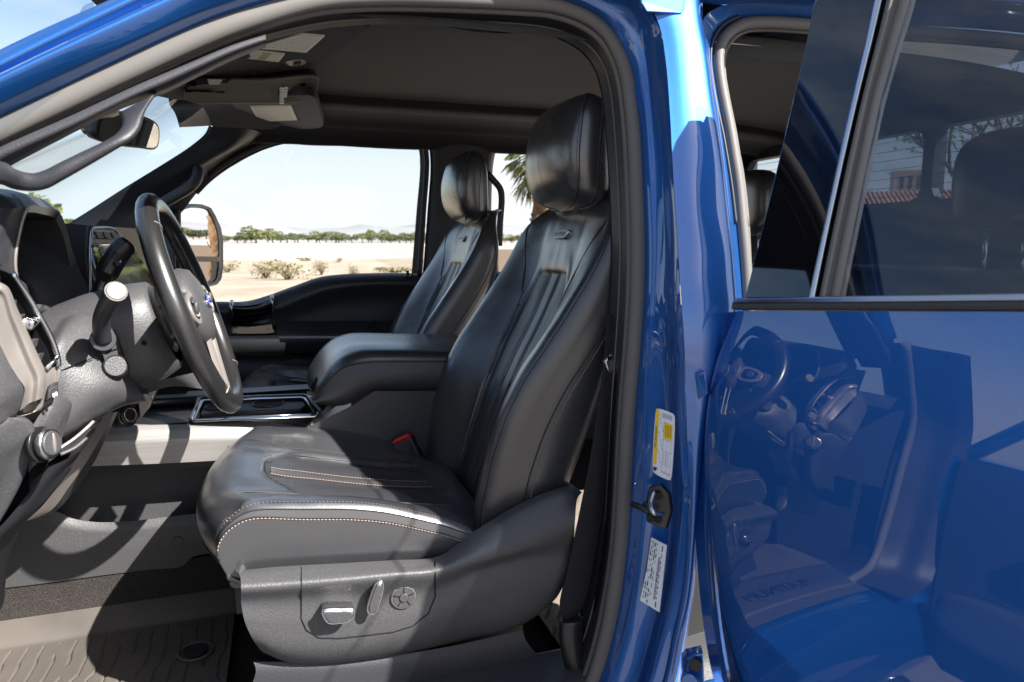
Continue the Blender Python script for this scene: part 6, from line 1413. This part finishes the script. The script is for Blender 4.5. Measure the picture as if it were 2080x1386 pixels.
LT = ['olive green tree in the low tree line across the sand', 'grey green tree in the low tree line across the sand', 'tall yellow green tree rising from the tree line across the sand']
for i in range(150):
    a = R_(-46 + 78 * (i + rnd.uniform(-.4, .4)) / 150); r = rnd.uniform(160, 205); k = rnd.choice((0, 0, 1, 1, 2)); s = rnd.uniform(.42, .72) * (1.0 if k < 2 else .8)
    place(k, math.sin(a) * r, math.cos(a) * r - 1.8, gz(0, math.cos(a) * r - 1.8), s, rnd.uniform(0, 6), LT[k], TREES)
def at(x, y, dist):                                      # ground-plane position that shows at picture column x, at a distance
    d = FW + RT * ((x - 1040) / FPX) + UPV * ((693 - y) / FPX); h = Vector((d.x, d.y, 0)).normalized(); return Vector((CAM.x, CAM.y, 0)) + h * dist
p = at(520, 490, 150); o = place(0, p.x, p.y, gz(0, p.y), .80, 1, 'largest dark rounded tree in the tree line left of the far seat', TREES)
p = at(497, 490, 148); place(1, p.x, p.y, gz(0, p.y), .7, 2, LT[1], TREES)
for x, dd, k, s in ((138, 105, 2, .80), (-45, 75, 2, 1.0), (205, 120, 2, .7)):
    p = at(x, 450, dd); place(k, p.x, p.y, gz(p.x, p.y), s, x, 'yellow green tree seen through the windshield', 'trees seen through the windshield')
for t in kinds:
    for ch in list(t.children): bpy.data.objects.remove(ch)
    bpy.data.objects.remove(t)
# brush on the sand
BR = 'dry shrubs scattered on the sand'
def shrub(x, y, dist, w, h, label, mt=drym, n=420):
    p = at(x, y, dist); m = MB(); rn = random.Random(int(x * 7 + dist))
    leafcloud(m, Vector((0, 0, h * .45)), w * .52, int(n * .8), w * .07, mt, rn, h / w * 1.1)
    for k in range(26):
        a = rn.uniform(0, 6.28); l = rn.uniform(.4, .9); m.tube([Vector((0, 0, 0)), Vector((math.cos(a) * w * .45 * l, math.sin(a) * w * .45 * l, h * l))], .012 * w, mt, n=4)
    o = m.build('desert_shrub', loc=None); o.location = (p.x, p.y, gz(p.x, p.y) - .02); return tag(o, label, 'shrub', BR)
shrub(540, 555, 36, 1.7, 1.0, 'wide dry brown shrub, left of the pair in the middle of the sand')
shrub(582, 555, 34, 1.9, 1.0, 'wide dry olive shrub, right of the pair in the middle of the sand')
shrub(653, 545, 39, 1.1, .95, 'rounded dry shrub standing alone right of the shrub pair')
shrub(720, 550, 38, .75, .7, 'small dry shrub near the far door post')
shrub(690, 533, 62, .9, .6, 'tiny dry shrub at the edge of the white field')
shrub(460, 540, 44, 1.4, .7, 'low dry shrub close beside the far mirror')
shrub(800, 545, 42, 2.6, .35, 'low mat of dry weeds by the far window post', drym, 300)
shrub(620, 530, 66, 2.2, .35, 'flat dry weeds at the edge of the white field', drym, 200)
# palms -----------------------------------------------------------------------------------------------------------
pbark = mat('shaggy_palm_trunk', (.15, .095, .055), .95, spec=.1, bump=[(30, 1, .03, 'n'), (8, .6, .04, 'v')], vary=(9, (.10, .06, .035), .35, .65))
frond = mat('palm_frond', (.06, .085, .03), .55, spec=.3, vary=(3, (.20, .19, .05), .4, .65))
def palm(loc, h, rt, label, grp, seed, crown=1.7):
    rn = random.Random(seed); t = root('palm_tree', label, 'palm tree', loc, grp)
    m = MB(); m.tube([Vector((.03 * math.sin(k), .03 * math.cos(k * 1.3), h * k / 30)) for k in range(31)], rt, pbark, n=14, rv=lambda q: rt * (1.12 - .22 * q + .10 * math.sin(q * 190)))
    for k in range(90):
        a = rn.uniform(0, 6.28); z = rn.uniform(.3, h); d = Vector((math.cos(a), math.sin(a), 0)); e = Vector((-d.y, d.x, 0)); p0 = d * rt * .95 + Vector((0, 0, z))
        m.poly([p0 - e * .05, p0 + e * .05, p0 + d * .09 + Vector((0, 0, .13)), p0 + d * .06 + Vector((0, 0, .16))], pbark)
    m.build('trunk', t)
    m = MB()
    for k in range(44):
        a = rn.uniform(0, 6.28); el = R_(rn.uniform(-50, 72)); L_ = crown * rn.uniform(.7, 1.05); d = Vector((math.cos(a), math.sin(a), 0))
        pts = []; v = d * math.cos(el) + Vector((0, 0, math.sin(el))); q = Vector((0, 0, h))
        for s in range(11): pts.append(q.copy()); q = q + v * L_ / 10; v = (v + Vector((0, 0, -.11))).normalized()
        m.tube(pts[:7], .018, frond, n=5)
        fan = pts[5:]
        for s in range(26):
            b_ = pts[5].lerp(pts[6], rn.random()); sp = rn.uniform(-1.1, 1.1); ax1 = (pts[7] - pts[5]).normalized(); sd_ = ax1.cross(Vector((0, 0, 1))).normalized(); dr = (ax1 * math.cos(sp) + sd_ * math.sin(sp)).normalized(); l = L_ * .5 * rn.uniform(.7, 1.1)
            w_ = sd_ * .018 + ax1 * .006; m.poly([b_ - w_, b_ + w_, b_ + dr * l * .6 + w_ - Vector((0, 0, .05 * l)), b_ + dr * l - Vector((0, 0, .32 * l)), b_ + dr * l * .6 - w_ - Vector((0, 0, .05 * l))], frond)
    m.build('crown', t); return t
PG = 'palms beyond the far rear window'
p = at(1096, 420, 17.5); palm((p.x, p.y, 0), 3.85, .185, 'palm with a shaggy brown trunk behind the far rear window, green crown showing', PG, 2, 1.25)
p = at(1137, 420, 17.8); palm((p.x, p.y, 0), 4.3, .185, 'second palm, its trunk just showing beside the near headrest', PG, 5, 1.2)
# dark block wall beyond the far rear window
wallm = mat('brown_block_wall', (.11, .085, .065), .9, spec=.1, bump=[(14, .5, .01, 'v')])
m = MB(); a = at(1012, 500, 24); b = at(1400, 500, 30)
d = (b - a).normalized(); n_ = Vector((-d.y, d.x, 0)); m.prism([a, b, b + Vector((0, 0, 1.52)), a + Vector((0, 0, 1.52))], n_ * .2, wallm)
for k in range(6): m.box(a.lerp(b, .5) + Vector((0, 0, .2 + .22 * k)) - n_ * .003, (.001, .001, .001), wallm)
o = m.build('garden_wall'); tag(o, 'low brown wall behind the far rear window', 'wall')
# house behind the truck (seen through the rear glass) and house across the drive (seen in mirrors)
stucco = mat('cream_stucco', (.62, .52, .42), .9, spec=.1, bump=[(60, .3, .004, 'n')])
tile = mat('clay_roof_tiles', (.42, .20, .12), .85, spec=.1, bump=[(5, .6, .05, 'v')], vary=(4, (.30, .14, .09), .35, .65))
darkw = mat('dark_opening', (.03, .03, .035), .3)
def house(c, w_, d_, h, rz, label, tower=None, ovh=.5):
    t = root('house', label, 'house', c); t.rotation_euler = (0, 0, rz)
    m = MB(); m.box((0, 0, h / 2), (w_, d_, h), stucco); m.build('wall', t)
    m = MB(); o_ = ovh; z = h; q = [Vector((-w_ / 2 - o_, -d_ / 2 - o_, z)), Vector((w_ / 2 + o_, -d_ / 2 - o_, z)), Vector((w_ / 2 + o_, d_ / 2 + o_, z)), Vector((-w_ / 2 - o_, d_ / 2 + o_, z))]; r0, r1 = Vector((-w_ / 2 + d_ / 2.4, 0, z + d_ * .18)), Vector((w_ / 2 - d_ / 2.4, 0, z + d_ * .18))
    for f in ((q[0], q[1], r1, r0), (q[1], q[2], r1), (q[2], q[3], r0, r1), (q[3], q[0], r0), (q[3], q[2], q[1], q[0])): m.poly(f, tile)
    n = int(w_ / .28)
    for k in range(n): 
        x = -w_ / 2 + w_ * k / n; m.tube([Vector((x, -d_ / 2 - o_, z + .05)), Vector((min(max(x, r0.x), r1.x), -.02, r0.z + .03))], .07, tile, n=6)
    rf = m.build('roof', t)
    for k in range(3):
        m = MB(); m.box((-w_ / 2 + w_ * (k + .5) / 3, -d_ / 2 - .02, h * .55), (1.3, .06, 1.1), darkw); m.build('window', t)
    if tower:
        tx, ty, tw, th = tower; m = MB(); m.box((tx, ty, h + th / 2), (tw, tw, th), stucco); m.box((tx, ty, h + th + .05), (tw + .2, tw + .2, .12), stucco)
        m.build('chimney', rf)
        for k in range(3): m = MB(); m.box((tx + (k - 1) * tw * .27, ty - tw / 2 - .01, h + th * .72), (tw * .14, .06, th * .3), darkw); m.build('vent_opening', rf)
    return t

p = at(1800, 400, 54); house((p.x, p.y, .5), 17, 8, 3.35, R_(-38), 'cream house with a clay tile roof seen through the rear cab glass', (1.6, 2.2, 1.9, 2.9))
# bare-limbed tree behind the truck
p = at(2010, 380, 15); t = root('bare_tree', 'half-bare branching tree seen through the rear cab glass', 'tree', (p.x, p.y, 0)); rn = random.Random(8)
m = MB(); m.tube([Vector((0, 0, 0)), Vector((.1, 0, 1.5)), Vector((0, .1, 2.6))], .12, barkm, n=8); tips = []
def limb(p0, d, l, r, dep):
    p1 = p0 + d * l + Vector((rn.uniform(-.1, .1), rn.uniform(-.1, .1), rn.uniform(0, .1))) * l; m.tube([p0, (p0 + p1) / 2 + Vector((rn.uniform(-.05, .05), rn.uniform(-.05, .05), 0)), p1], r, barkm, n=5)
    if dep == 0: tips.append(p1); return
    for k in range(3): limb(p1, (d + Vector((rn.gauss(0, .5), rn.gauss(0, .5), rn.gauss(.05, .35)))).normalized(), l * .72, r * .6, dep - 1)
for k in range(5): limb(Vector((0, .05, 2.0 + .12 * k)), Vector((math.cos(k * 1.3) * .7, math.sin(k * 1.3) * .7, .75)).normalized(), .95, .05, 3)
m.build('trunk', t); m = MB()
for q in tips:
    for k in range(3): s_ = rn.uniform(.03, .07); o_ = q + Vector((rn.gauss(0, .1), rn.gauss(0, .1), rn.gauss(0, .1))); m.poly([o_, o_ + Vector((s_, 0, s_)), o_ + Vector((0, s_, 2 * s_)), o_ + Vector((-s_, s_ * .3, s_))], leafm[1])
m.build('crown', t)
